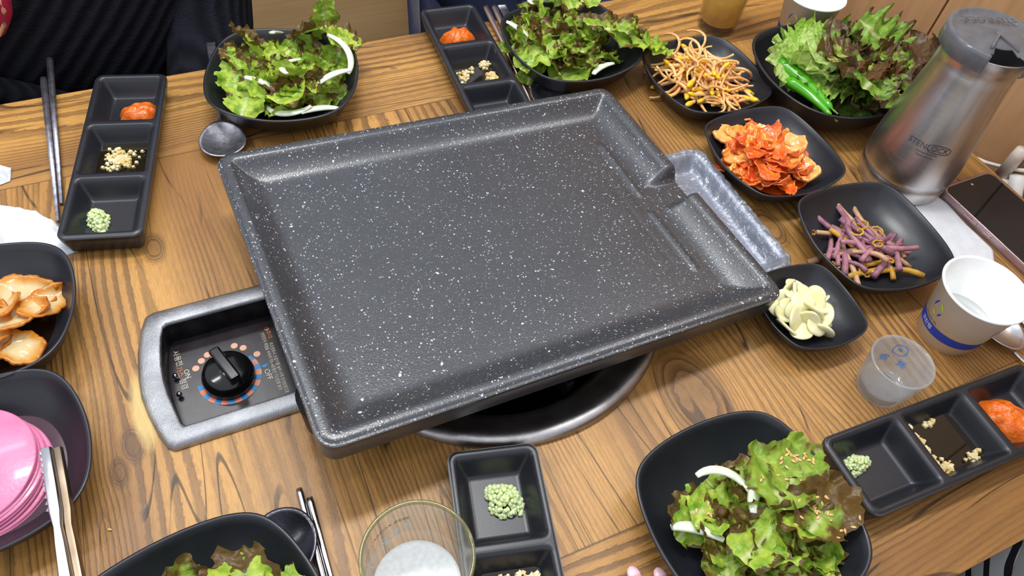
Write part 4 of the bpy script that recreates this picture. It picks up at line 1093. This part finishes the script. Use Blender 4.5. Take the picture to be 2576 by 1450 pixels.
def jug_lid():
    # dome lid with a spout notch facing the near left
    seg = 96; rows = [(4.42, 17.1), (4.6, 17.2), (4.62, 18.7), (4.55, 19.0), (4.35, 19.1), (4.15, 19.0), (3.95, 18.8), (3.4, 18.78), (2.4, 18.95), (1.2, 19.02), (0.01, 19.05)]
    v, f = [], []
    for r, z in rows:
        for k in range(seg):
            a = 2 * pi * k / seg; v.append((r * cos(a), r * sin(a), z))
    sp_ = radians(-118)
    for i in range(len(rows) - 1):
        for k in range(seg):
            a = 2 * pi * (k + .5) / seg; da = (a - sp_ + pi) % (2 * pi) - pi
            rm = (rows[i][0] + rows[i + 1][0]) / 2
            if rm > 2.5 + abs(da) * 1.2 and abs(da) < .42: continue
            k2 = (k + 1) % seg; f.append((i * seg + k, i * seg + k2, (i + 1) * seg + k2, (i + 1) * seg + k))
    o = mesh('jug_lid', v, f, M['lidplastic'], jg, (0, 0, 0)); s_ = o.modifiers.new('thick', 'SOLIDIFY'); s_.thickness = .12 * S
    # raised ridge behind the spout
    d = Vector((cos(sp_), sin(sp_), 0)); n_ = Vector((-d.y, d.x, 0))
    a, b, c = d * 2.5 + n_ * 1.3, d * .4, d * 2.5 - n_ * 1.3
    tube('spout_ridge', [(a.x, a.y, 19.0), (b.x, b.y, 19.25), (c.x, c.y, 19.0)], [.16, .22, .16], M['lidplastic'], o, (0, 0, 0), 8)
    text_flat('lid_text', 'STENLOCK', 1.15, M['engrave'], o, (.9, 2.0, 19.16), radians(160))
    lathe('inner_funnel', [(4.0, 18.0), (2.6, 17.2), (2.0, 16.6), (0, 16.5)], M['logoblack'], jg, (0, 0, 0), 48)
jug_lid()
text_cone('jug_text', 'STENLOCK', .86, M['engrave'], jg, radians(-143), 8.0, rl, 0, .03, 1.0)
text_cone('jug_text', 'Stainless Steel 304', .30, M['engrave'], jg, radians(-141), 7.3, rl, 0, .03, 1.0)
text_cone('jug_text', 'Made in Korea', .30, M['engrave'], jg, radians(-141), 6.9, rl, 0, .03, 1.0)
def loop_cone(name, w_, h_, ang0, z0, th_, m, par, rfun, off=.03):
    v, f = [], []; n = 40
    for k in range(n):
        a = 2 * pi * k / n; e = 3.0; q = 1 / ((abs(cos(a)) ** e + abs(sin(a)) ** e) ** (1 / e))
        for t in (0, th_): v.append(((w_ - t) * q * cos(a), (h_ - t) * q * sin(a)))
    for k in range(n): k2 = (k + 1) % n; f.append((2 * k, 2 * k + 1, 2 * k2 + 1, 2 * k2))
    return mesh(name, on_cone(v, ang0, z0, rfun, off), f, m, par, (0, 0, 0))
loop_cone('logo_outline', 1.2, .5, radians(-129), 8.02, .07, M['engrave'], jg, rl)

# ------------------------------------------------------------------ paper cups
def paper_cup(label, x, y, words, logos, bands, water):
    t_ = thing('paper_cup', label, 'cup', (x, y, 0), 0)
    H, r0, r1 = 7.05, 2.72, 3.75
    rf = lambda z: r0 + (r1 - r0) * z / H
    lathe('cup_body', [(0, .55), (r0 - .1, .5), (r0 - .08, .02), (r0, 0), (rf(H - .2), H - .2), (r1 + .16, H - .22), (r1 + .24, H - .08), (r1 + .18, H + .06), (r1 + .02, H + .06), (r1 - .08, H - .1), (r0 - .02, .6), (0, .6)], M['paper'], t_, (0, 0, 0), 80)
    lathe('blue_band', [(rf(1.45) + .02, 1.45), (rf(2.5) + .02, 2.5)], M['cupblue'], t_, (0, 0, 0), 80)
    for ang, nm in words:
        text_cone('cup_text', 'Cleanlab', .95, M['cupgrey'], t_, ang, 4.7, rf, 0, .02, 1.0)
        text_cone('cup_text', '크린랩', .8, M['cupgrey'], t_, ang - .1, 3.6, rf, 0, .02, 1.0)
    for ang in logos:
        for b0, b1, mm, rr in ((1.9, 3.4, M['cupblue'], .85), (.2, 1.5, M['cupgreen'], .85), (3.9, 4.9, M['cupgreen'], .85), (5.2, 6.1, M['cupblue'], .85)):
            v = []; n = 8
            for k in range(n + 1):
                b = b0 + (b1 - b0) * k / n; wd = .22 * sin(pi * (k / n) * .9 + .1)
                v += [(rr * .8 * cos(b), rr * sin(b)), ((rr - wd) * .8 * cos(b), (rr - wd) * sin(b))]
            f = [(2 * k, 2 * k + 1, 2 * k + 3, 2 * k + 2) for k in range(n)]
            mesh('cup_logo', on_cone(v, ang, 4.4, rf, .02), f, mm, t_, (0, 0, 0), smooth=False)
    for ang in bands:
        text_cone('cup_text', 'Caring for life', .36, M['logoblack'], t_, ang, 2.85, rf, 0, .02, 1.0)
        text_cone('cup_text', '크린랩', .6, M['paper'], t_, ang, 2.0, rf, 0, .05, 1.0)
    if water:
        zw = water; r = rf(zw) - .1
        lathe('water', [(0, zw), (r, zw), (r0 - .05, .62), (0, .62)], M['water'], t_, (0, 0, 0), 64)
    return t_
paper_cup('white paper cup with a blue band, right of the bracken plate', 37.55, -21.7, [(1.2, 0)], [radians(164), radians(-88)], [radians(160)], 2.6)
paper_cup('white paper cup with a blue band behind the lettuce bowl', 53.3, 23.2, [(radians(-128), 0)], [radians(-164)], [radians(60)], 3.0)

# ------------------------------------------------------------------ glasses
sh = thing('shot_glass', 'small misted shot glass with blue printed characters, beside the paper cup', 'glass', (26.8, -24.2, 0))
rs = lambda z: 2.2 + .53 * z / 4.5
lathe('glass_body', [(0, 0), (1.9, 0), (2.15, .12), (rs(.6), .6), (rs(2), 2), (rs(4.3), 4.3), (2.80, 4.45), (2.76, 4.58), (2.62, 4.56), (rs(4.3) - .2, 4.3), (rs(2) - .2, 2), (2.0, .95), (1.6, .75), (0, .7)], M['frost'], sh, (0, 0, 0), 64)
text_cone('glass_text', '眞', .95, M['glassblue'], sh, radians(17), 1.85, rs, 0, -.24, 1.0)
text_cone('glass_text', '露', .95, M['glassblue'], sh, radians(60), 1.8, rs, 0, -.24, 1.0)
loop_cone('glass_emblem', .62, .62, radians(38), 3.2, .08, M['glassblue'], sh, rs, -.24)
v, f = text_data('●', .62)
mesh('glass_emblem', on_cone([(x * .8 + .1 * sin(9 * y), y * .6) for x, y, _ in v], radians(38), 3.2, rs, -.24), f, M['glassblue'], sh, (0, 0, 0), smooth=False)

def beer_glass(label, x, y, rz, fill, foam, h=12.3):
    t_ = thing('beer_glass', label, 'glass', (x, y, 0), rz)
    r0, r1 = 2.55, 3.35
    rf = lambda z: r0 + (r1 - r0) * z / h
    lathe('glass_body', [(0, 0), (r0 - .25, 0), (r0, .15), (rf(1), 1), (rf(h - .2), h - .2), (r1 + .02, h - .05), (r1 - .08, h + .05), (r1 - .2, h - .05), (rf(1.2) - .2, 1.3), (r0 - .5, 1.0), (0, .95)], M['glass'], t_, (0, 0, 0), 72)
    v_, f_ = lathe_data([(r1 - .22, h - .1), (r1 - .2, h + .05), (r1 - .08, h + .12), (r1 + .04, h + .05), (r1 + .05, h - .12)], 72)
    mesh('rim', v_, f_, M['rimglass'], t_, (0, 0, 0))
    if fill: lathe('beer', [(0, fill), (rf(fill) - .19, fill), (rf(1.25) - .19, 1.32), (r0 - .5, 1.02), (0, .97)], M['beer'], t_, (0, 0, 0), 64)
    zt = fill + foam
    rr = []
    for i in range(9): q = i / 8; rr.append((max(.001, (rf(zt) - .19) * q), zt + .35 * q ** 6 + .05 * sin(9 * q)))
    lathe('foam', rr + [(rf(fill) - .19, fill + .02), (0.001, fill + .02)], M['foam'], t_, (0, 0, 0), 64)
    return t_, rf
g1, rf1 = beer_glass('nearly empty beer glass full of white foam, at the bottom of the photo', -18.55, -26.5, 0, 3.2, 3.4)
for i, ch in enumerate('TERRA'):
    text_cone('glass_logo', ch, 1.75 - .08 * i, M['logogrey'], g1, radians(84 + 16.5 * i), 9.3 - .22 * i, rf1, .10, -.22, .85)
text_cone('glass_text', 'BEER KOREA - 청정', .5, M['logoblack'], g1, radians(118), 10.6, rf1, .05, -.22, .95)
tri = [(-1.3, .9), (1.3, .9), (0, -1.3)]
g2, rf2 = beer_glass('beer glass full of golden beer with foam, behind the bean sprouts', 44.3, 29.2, 0, 7.2, 2.6)
def triangle(par, rf_, ang, z0, sc, m, off, nm):
    v = [(x * sc, y * sc) for x, y in tri]; vv = []
    n = 6
    for i in range(n + 1):
        a = (v[0][0] + (v[2][0] - v[0][0]) * i / n, v[0][1] + (v[2][1] - v[0][1]) * i / n)
        b = (v[1][0] + (v[2][0] - v[1][0]) * i / n, a[1])
        vv += [a, ((a[0] + b[0]) / 2, a[1]), b]
    f = [(3 * i + j, 3 * i + j + 1, 3 * i + j + 4, 3 * i + j + 3) for i in range(n) for j in (0, 1)]
    mesh(nm, on_cone(vv, ang, z0, rf_, off), f, m, par, (0, 0, 0), smooth=False)
am = radians(-137)
triangle(g2, rf2, am, 8.9, 1.5, M['logoyellow'], .03, 'glass_logo')
triangle(g2, rf2, am, 8.95, 1.15, M['logoblack'], .05, 'glass_logo')
triangle(g2, rf2, am, 9.0, .75, M['logoyellow'], .07, 'glass_logo')
text_cone('glass_text', 'TERRA', 2.0, M['logogrey'], g2, am + .35, 9.6, rf2, 0, .09, .8)

# ------------------------------------------------------------------ cutlery
def chopstick(label, a, b, r, m, group=None):
    A, B = Vector(a), Vector(b); L = (B - A).length
    pts = [tuple((B - A) * t) for t in (0, .02, .35, .36, 1)]
    o = tube('chopstick', pts, [r * .9, r, r * .92, r * .88, r * .55], m, None, a, 10, .75); return tag(o, label, 'chopstick', group)
chopstick('dull steel chopstick at far left, its tip set further back over the table edge', (-36.1, 44.6, .45), (-37.0, 21.6, .3), .36, M['steel_dull'])
chopstick('dull steel chopstick at far left, the shorter-looking outer one of the pair', (-37.0, 41.3, .42), (-37.5, 19.4, .3), .36, M['steel_dull'])
chopstick('pale steel chopstick beside the far sauce dish, nearer the dish', (15.4, 41.1, .45), (12.9, 21.0, .3), .38, M['steel_warm'])
chopstick('pale steel chopstick beside the far sauce dish, nearer the salad plate', (16.5, 40.9, .45), (13.6, 21.0, .3), .38, M['steel_warm'])
chopstick('steel chopstick right of the bottom spoon, the one reaching furthest up', (-23.75, -14.6, .4), (-24.3, -36, .4), .27, M['steel'])
chopstick('steel chopstick right of the bottom spoon, slightly shorter outer one', (-23.2, -15.6, .4), (-23.9, -37, .4), .27, M['steel'])
chopstick('shiny steel chopstick behind the paper cup at the right edge, inner one', (45.6, -21.4, .4), (42.0, -40.5, .4), .3, M['steel'])
chopstick('shiny steel chopstick behind the paper cup at the right edge, outer one', (46.5, -21.2, .4), (43.2, -40.5, .4), .3, M['steel'])

def spoon(label, tip, end, m, flip=False, wd=2.15, ln=5.6, z=.25):
    # tip: handle end, end: far end of bowl
    A, B = Vector((tip[0], tip[1], 0)), Vector((end[0], end[1], 0)); D = (B - A); L = D.length; d = D.normalized()
    t_ = thing('spoon', label, 'spoon', (tip[0], tip[1], z), atan2(d.y, d.x))
    x1 = L - ln; v, f = [], []
    n, w_ = 14, 4
    for i in range(n + 1):
        t = i / n; x = x1 * t + .2 * 0; hw = .62 - .34 * min(1, t * 1.5) + .0; zz = .15 + .9 * sin(pi * min(1, t * 1.02)) ** 1 * (.35 + .65 * t) * .8
        for y, dz_ in ((-hw, 0), (hw, 0), (hw * .8, .14), (-hw * .8, .14)): v.append((x, y, zz + dz_))
    for i in range(n):
        for k in range(4): k2 = (k + 1) % 4; f.append((i * 4 + k, i * 4 + k2, (i + 1) * 4 + k2, (i + 1) * 4 + k))
    f.append((0, 1, 2, 3)); f.append((n * 4 + 3, n * 4 + 2, n * 4 + 1, n * 4))
    o = mesh('handle', v, f, m, t_, (0, 0, 0)); bev(o, .06)
    v, f = [], []; nr, na = 9, 36
    for i in range(nr + 1):
        r = i / nr
        for k in range(na):
            a = 2 * pi * k / na; x = ln / 2 * r * cos(a); y = wd * r * sin(a) * (1 - .12 * cos(a) * -1)
            zz = .75 * (r * r - 1) * (-1 if flip else 1) + (0.0 if flip else .75)
            v.append((x1 + ln / 2 - .15 + x, y, zz + (.12 if not flip else 0)))
    for i in range(nr):
        for k in range(na): k2 = (k + 1) % na; f.append((i * na + k, i * na + k2, (i + 1) * na + k2, (i + 1) * na + k))
    o = mesh('spoon_bowl', v, f, m, t_, (0, 0, 0)); s_ = o.modifiers.new('thick', 'SOLIDIFY'); s_.thickness = .12 * S; s_.offset = 0
    return t_
spoon('dull steel spoon lying under the salad plate nearest the diner in black knit', (-18.9, 44.2), (-21.5, 22.4), M['steel_dull'], wd=2.35)
spoon('steel spoon whose handle end shows between chopsticks and the far salad plate', (17.6, 40.8), (14.8, 19.0), M['steel_dull'])
spoon('steel spoon tinted with dark reflections showing its bowl beside the plate at the bottom', (-27.5, -37.0), (-25.5, -15.7), M['steel_dark_reflection'], wd=2.3)
spoon('steel spoon handle end behind the paper cup at the right edge', (40.6, -41.0), (42.9, -20.6), M['steel'])

# tongs
tg = thing('tongs', 'serrated steel tongs resting on the plate of pink radish', 'tongs', (-39.3, -7.0, 0))
def blade(name, x0, zt, col, teeth):
    v, f = [], []
    prof = [(0.0, .3), (-3, .36), (-5.0, .36), (-6.2, .22), (-7.4, .3), (-12, .44), (-26, .5), (-34, .35)]
    for y, w_ in prof:
        z = zt + (-.05 * 0 if y > -6 else (y + 6) * .012)
        xx = x0 + y * -.035
        v += [(xx - w_, y, z), (xx - w_ * .7, y, z + .28), (xx + w_ * .7, y, z + .28), (xx + w_, y, z)]
    for i in range(len(prof) - 1):
        for k in range(3): f.append((i * 4 + k, i * 4 + k + 1, (i + 1) * 4 + k + 1, (i + 1) * 4 + k))
    if teeth:
        for i in range(10):
            y = -.15 - i * .5; w_ = .34; xx = x0 + y * -.035; b = len(v)
            v += [(xx - w_, y + .2, zt + .02), (xx - w_, y - .2, zt + .02), (xx - w_ - .3, y - .05, zt - .18)]; f.append((b, b + 1, b + 2))
    o = mesh(name, v, f, col, tg, (0, 0, 0)); s_ = o.modifiers.new('thick', 'SOLIDIFY'); s_.thickness = .09 * S; return bev(o, .05)
blade('upper_arm', .05, 4.25, M['steel'], True); blade('lower_arm', .62, 3.85, M['steel_wood_reflection'], False)
box('hinge', (1.5, -33.6, 3.6), (1.8, 1.0, 2.2), M['steel'], tg, .2)

# ------------------------------------------------------------------ phone
ph = thing('smartphone', 'smartphone with a dark screen in a clear case, face up beside the jug', 'phone', (55.4, -14.5, 0), radians(1.5))
def rrect(name, w_, l_, r, z0, z1, m, par, bv=0.1):
    v = []; n = 8
    for z in (z0, z1):
        for cx, cy, a0 in ((1, 1, 0), (-1, 1, pi / 2), (-1, -1, pi), (1, -1, 1.5 * pi)):
            for k in range(n + 1):
                a = a0 + pi / 2 * k / n; v.append((cx * (w_ / 2 - r) + r * cos(a), cy * (l_ / 2 - r) + r * sin(a), z))
    N = 4 * (n + 1); f = [tuple(range(N))[::-1], tuple(range(N, 2 * N))] + [(k, (k + 1) % N, N + (k + 1) % N, N + k) for k in range(N)]
    o = mesh(name, v, f, m, par, (0, 0, 0), smooth=False)
    if bv: bev(o, bv)
    return o
rrect('clear_case', 8.35, 16.9, 1.15, .02, .95, M['case'], ph, .18)
rrect('phone_body', 7.95, 16.4, 1.0, .14, 1.0, M['phonerim'], ph, .12)
rrect('screen', 7.6, 16.0, .9, .9, 1.03, M['screen'], ph, .02)
mesh('camera_hole', [(.16 * cos(k * pi / 6), .16 * sin(k * pi / 6), 0) for k in range(12)], [tuple(range(12))], M['cream'], ph, (0, 7.3, 1.04), smooth=False)
box('side_button', (-4.1, 3.5, .6), (.15, 1.8, .25), M['phonerim'], ph, .05); box('side_button', (-4.1, 1.0, .6), (.15, 1.0, .25), M['phonerim'], ph, .05)

# ------------------------------------------------------------------ tissues
def tissue(name, label, poly, hmax, seed, z0=.05, fr=.35):
    xs = [p[0] for p in poly]; ys = [p[1] for p in poly]; cx, cy = sum(xs) / len(xs), sum(ys) / len(ys)
    n = len(poly); K = 72; R = 20; v = [(0, 0, z0 + hmax * .6)]; f = []
    for i in range(1, R + 1):
        for k in range(K):
            t = k / K * n; a = int(t) % n; b = (a + 1) % n; u = t - int(t)
            px, py = poly[a][0] * (1 - u) + poly[b][0] * u - cx, poly[a][1] * (1 - u) + poly[b][1] * u - cy
            r = i / R; x, y = px * r, py * r
            rg = abs(mnoise.noise(Vector((x * fr, y * fr, seed)))); nn = mnoise.fractal(Vector((x * fr * 1.5, y * fr * 1.5, seed + 5)), 1, 2, 4)
            z = z0 + hmax * (1 - rg * 2.2) * (1 - r ** 4) * .8 + hmax * .3 * nn
            v.append((x, y, max(z, z0)))
    for k in range(K): f.append((0, 1 + k, 1 + (k + 1) % K))
    for i in range(R - 1):
        for k in range(K): k2 = (k + 1) % K; f.append((1 + i * K + k, 1 + (i + 1) * K + k, 1 + (i + 1) * K + k2, 1 + i * K + k2))
    o = mesh(name, v, f, M['tissue'], None, (cx, cy, 0)); s_ = o.modifiers.new('thick', 'SOLIDIFY'); s_.thickness = .06 * S
    return tag(o, label, 'tissue')
tissue('tissue', 'crumpled white tissue between the far-left sauce dish and the onion plate', [(-36.3, 15.2), (-36.9, 17.6), (-37.9, 19.6), (-39.2, 21.4), (-41, 22.7), (-43.5, 24.2), (-47.5, 24), (-50, 20), (-49.5, 15.5), (-45, 14.8), (-40, 14.6)], 1.5, 3)
tissue('tissue', 'small crumpled white tissue scrap at the left edge of the photo', [(-41.0, 28.2), (-41.2, 26.4), (-42.6, 26.0), (-45, 26.4), (-46, 29), (-43.4, 30.2)], 1.3, 8)
tissue('napkin', 'flat white napkin under the bracken plate and beside the phone', [(50.7, -6.0), (51.2, -8.0), (50.9, -11.0), (51.0, -15.2), (49.4, -17.0), (45.6, -17.6), (42.3, -17.4), (42.2, -11.0), (43.0, -7.5), (46.5, -7.2)], .14, 5, .03, .5)

# ------------------------------------------------------------------ cable and adapter at the wall
o = tube('cable', [(64.6, 6, -6), (64.6, 2, -4.6), (64.6, -1.61, -2.65), (64.6, -2.84, -2.23), (64.6, -4.02, -1.63), (64.6, -5.37, -.88), (64.6, -6.86, .08), (64.6, -8.5, 1.4), (64.6, -11, 4)], .24, M['cable'], None, (0, 0, 0), 8)
tag(o, 'white cable hanging against the wood wall beside the jug', 'cable')
ad = thing('power_adapter', 'white plug adapter on the wood wall at the table corner', 'adapter', (64.3, -7.4, -2.6))
tube('adapter_body', [(-.2, -2.4, -2.6), (-.2, .3, 2.2)], .85, M['cable'], ad, (0, 0, 0), 16); box('plug', (-.2, .9, .2), (1.4, 1.0, 1.3), M['cable'], ad, .2)
lathe('collar', [(0, 3.2), (.7, 3.1), (.8, 2), (.8, -1), (0, -1.2)], M['cream'], ad, (0, 1.9, 1.8), 16)

# ------------------------------------------------------------------ people and their stools
def stool(label, x, y, r=17):
    t_ = thing('stool', label, 'stool', (x, y, -T))
    lathe('seat', [(0, 45), (r - 1, 45), (r, 44.5), (r + .2, 43.5), (r, 42.6), (0, 42.4)], M['seatwood'], t_, (0, 0, 0), 64)
    for k in range(4):
        a = pi / 4 + k * pi / 2; tube('leg', [(.62 * r * cos(a), .62 * r * sin(a), 42.6), (.82 * r * cos(a), .82 * r * sin(a), .1)], 1.3, M['dark_void'], t_, (0, 0, 0), 10)
    return t_
stool('round wooden stool under the diner in black knit', -33, 68)
stool('round wooden stool with its pale edge showing beside the navy-dressed diner', 33, 70, 16.4)
stool('round wooden stool under the person in striped clothes', 31, -62)

def person(label, x, y, face, top_m, leg_m, cloth, belly=(17, 11), lean=0, hands=None, head=True, hairlen=1.0, ew=22):
    """seated figure; local frame: y forward, x right, z=0 seat"""
    t_ = thing('person', label, 'person', (x, y, 45 - T), face)
    hands = hands or [(-14, 16, 16), (14, 16, 16)]
    sh_ = 17
    J = {'pelvis': ((0, 2, 10), (14, 10)), 'belly': ((0, 3 + lean * .4, 24), (13, 9.5)), 'chest': ((0, 2 + lean, 42), (14.5, 9.5)), 'neckb': ((0, 1 + lean, 54), (6, 6)), 'neck': ((0, 2 + lean, 60), (5, 5.3)),
         'jaw': ((0, 4.5 + lean, 64), (5.6, 7)), 'skull': ((0, 3.5 + lean, 72), (7.4, 9)), 'crown': ((0, 2.5 + lean, 77.5), (5.2, 6))}
    E = [('pelvis', 'belly'), ('belly', 'chest'), ('chest', 'neckb'), ('neckb', 'neck'), ('neck', 'jaw'), ('jaw', 'skull'), ('skull', 'crown')]
    arms = []
    for sd, hd in ((-1, hands[0]), (1, hands[1])):
        s_ = 'L' if sd < 0 else 'R'; el = (sd * ew, (hd[1] * .35), 26 if hd[2] < 30 else 28)
        wr_ = (hd[0], hd[1] - 3, hd[2] + .6)
        J['sh' + s_] = ((sd * sh_, lean + 1, 50), 5.6); J['el' + s_] = (el, 4.2); J['wr' + s_] = (wr_, 2.8); J['palm' + s_] = ((hd[0] - sd * .6, hd[1] + 3.5, hd[2]), (3.7, 1.7)); J['kn' + s_] = ((hd[0] - sd * 1.0, hd[1] + 7, hd[2]), (3.6, 1.3))
        E += [('chest', 'sh' + s_), ('sh' + s_, 'el' + s_), ('el' + s_, 'wr' + s_), ('wr' + s_, 'palm' + s_), ('palm' + s_, 'kn' + s_)]
        kx = sd * 11
        J['hip' + s_] = ((sd * 9, 4, 8.5), 8.5); J['knee' + s_] = ((kx, 42, 9), 6.3); J['ank' + s_] = ((kx, 44, -35), 3.8); J['toe' + s_] = ((kx, 57, -41), 3.4)
        E += [('pelvis', 'hip' + s_), ('hip' + s_, 'knee' + s_), ('knee' + s_, 'ank' + s_), ('ank' + s_, 'toe' + s_)]
    b = skin('body', J, E, M['skin'], t_, (0, 0, 0))
    # garments
    C = {'w': ((0, 2 + lean * .2, 12), belly), 'b': ((0, 3 + lean * .5, 25), (belly[0], belly[1])), 'c': ((0, 2 + lean, 42), (belly[0], belly[1] + .5)), 'n': ((0, 1 + lean, 54), (7.5, 7.2))}
    CE = [('w', 'b'), ('b', 'c'), ('c', 'n')]
    for s_ in 'LR':
        for k, g in (('sh', 7.2), ('el', 5.8), ('wr', 4.2)): C[k + s_] = (J[k + s_][0], g)
        CE += [('c', 'sh' + s_), ('sh' + s_, 'el' + s_), ('el' + s_, 'wr' + s_)]
    o = skin('shirt', C, CE, top_m, t_, (0, 0, 0)); o.name = cloth
    Tt = {'p': ((0, 2, 9), (15, 10.5))}; TE = []
    for s_ in 'LR':
        Tt['h' + s_] = (J['hip' + s_][0], 9.2); Tt['k' + s_] = (J['knee' + s_][0], 7.4); Tt['a' + s_] = (J['ank' + s_][0], 5.6)
        TE += [('p', 'h' + s_), ('h' + s_, 'k' + s_), ('k' + s_, 'a' + s_)]
    skin('trousers', Tt, TE, leg_m, t_, (0, 0, 0))
    # face and hair
    hy, hz = 3.5 + lean, 72
    blob('hair', (0, hy - 1.4, hz + 1.2), 9.6, M['hair'], t_, .12, .8, 3, 3, (.86, .98, 1.05 * hairlen))
    for sd in (-1, 1):
        blob('eye', (sd * 3.0, hy + 7.3, hz - 1.0), 1.1, M['logoblack'], t_, 0, 1, 1, 2, (1.1, .5, .6)); blob('ear', (sd * 7.6, hy + .4, hz - 1.5), 2.2, M['skin'], t_, .05, 1, 1, 2, (.4, .8, 1.2))
    blob('nose', (0, hy + 9.0, hz - 3.2), 1.5, M['skin'], t_, .03, 1, 1, 2, (.8, 1.0, 1.4)); blob('mouth', (0, hy + 7.6, hz - 6.6), 1.9, M['crimson'], t_, .03, 1, 1, 2, (1.1, .4, .4))
    return t_, J
def fingers(par, hd, sd, length=7.0, spread=.0):
    for i, (dx, l) in enumerate(((-2.7, .82), (-.95, .97), (.95, 1.0), (2.6, .86))):
        dx *= -sd
        x = hd[0] - sd * 1.0 + dx; y = hd[1] + 7.2; z = hd[2]
        L = length * l
        skin('finger', {'a': ((x, y - 2.0, z), .95), 'b': ((x + dx * .04, y + L * .42, z + .45), .86), 'c': ((x + dx * .07, y + L * .75, z + .1), .78), 'd': ((x + dx * .09, y + L, z - .35), .62)}, [('a', 'b'), ('b', 'c'), ('c', 'd')], M['skin'], par, (0, 0, 0))
        blob('fingernail', (x + dx * .09, y + L * .96, z + .18), .55, M['nail'], par, 0, 1, 1, 2, (.95, 1.25, .35))
    x = hd[0] + -sd * -2.8
    skin('thumb', {'a': ((hd[0] - sd * 3.2, hd[1] + 1.5, hd[2]), 1.3), 'b': ((hd[0] - sd * 5.6, hd[1] + 5.0, hd[2] - .1), 1.0), 'c': ((hd[0] - sd * 6.2, hd[1] + 7.8, hd[2] - .3), .75)}, [('a', 'b'), ('b', 'c')], M['skin'], par, (0, 0, 0))

pA, JA = person('person in a black rib-knit cardigan and dark jeans seated at the far left', -34.5, 61, pi, M['knit'], M['darkjeans'], 'cardigan', (22, 14), 3, [(-11, 32, 18.8), (11, 32, 18.8)], ew=16.5)
fingers(pA, (-11, 32, 18.8), -1, 6.5); fingers(pA, (11, 32, 18.8), 1, 6.5)
# rib hem band of the cardigan
o = tube('hem_band', [(-21, 10, 22), (-15, 15.5, 23.0), (-8, 17.8, 21.5), (0, 18.0, 22), (8, 17.0, 26), (16, 13.5, 31)], [1.2, 1.7, 1.8, 1.8, 1.7, 1.2], M['knit'], pA, (0, 0, 0), 10)
pB, JB = person('person in a dark navy top and blue jeans seated at the far side', 33, 68, pi, M['navyshirt'], M['jeans'], 'top', (17, 11), 0, [(-11, 33, 18.8), (11, 33, 18.8)], ew=16.5)
fingers(pB, (-11, 33, 18.8), -1, 6.5); fingers(pB, (11, 33, 18.8), 1, 6.5)
pC, JC = person('person in white clothes with thin black stripes at the near right', 31.5, -59, 0, M['stripe'], M['stripe'], 'striped_shirt', (18, 12), 4, [(-36.7, 15.4, 29.1), (11, 32, 18.8)])
fingers(pC, (-36.7, 15.4, 29.1), -1, 6.3); fingers(pC, (11, 32, 18.8), 1, 6.5)

pc = thing('pouch', 'crimson rounded pouch held against the black cardigan at the top left corner', 'pouch', (-41.3, 43.3, 9.6), rot=(0, radians(20), radians(-20)))
blob('pouch_body', (0, 0, 0), 5.2, M['crimson'], pc, .06, .8, 2, 3, (.9, .45, 1.0))
tube('painted_highlight', [(4.2 * cos(a), -.9, 4.7 * sin(a)) for a in [radians(q) for q in range(-110, 111, 20)]], .28, M['pinkdot'], pc, (0, 0, 0), 8)  # pink strip standing in for the highlight on the pouch

seeds_after()
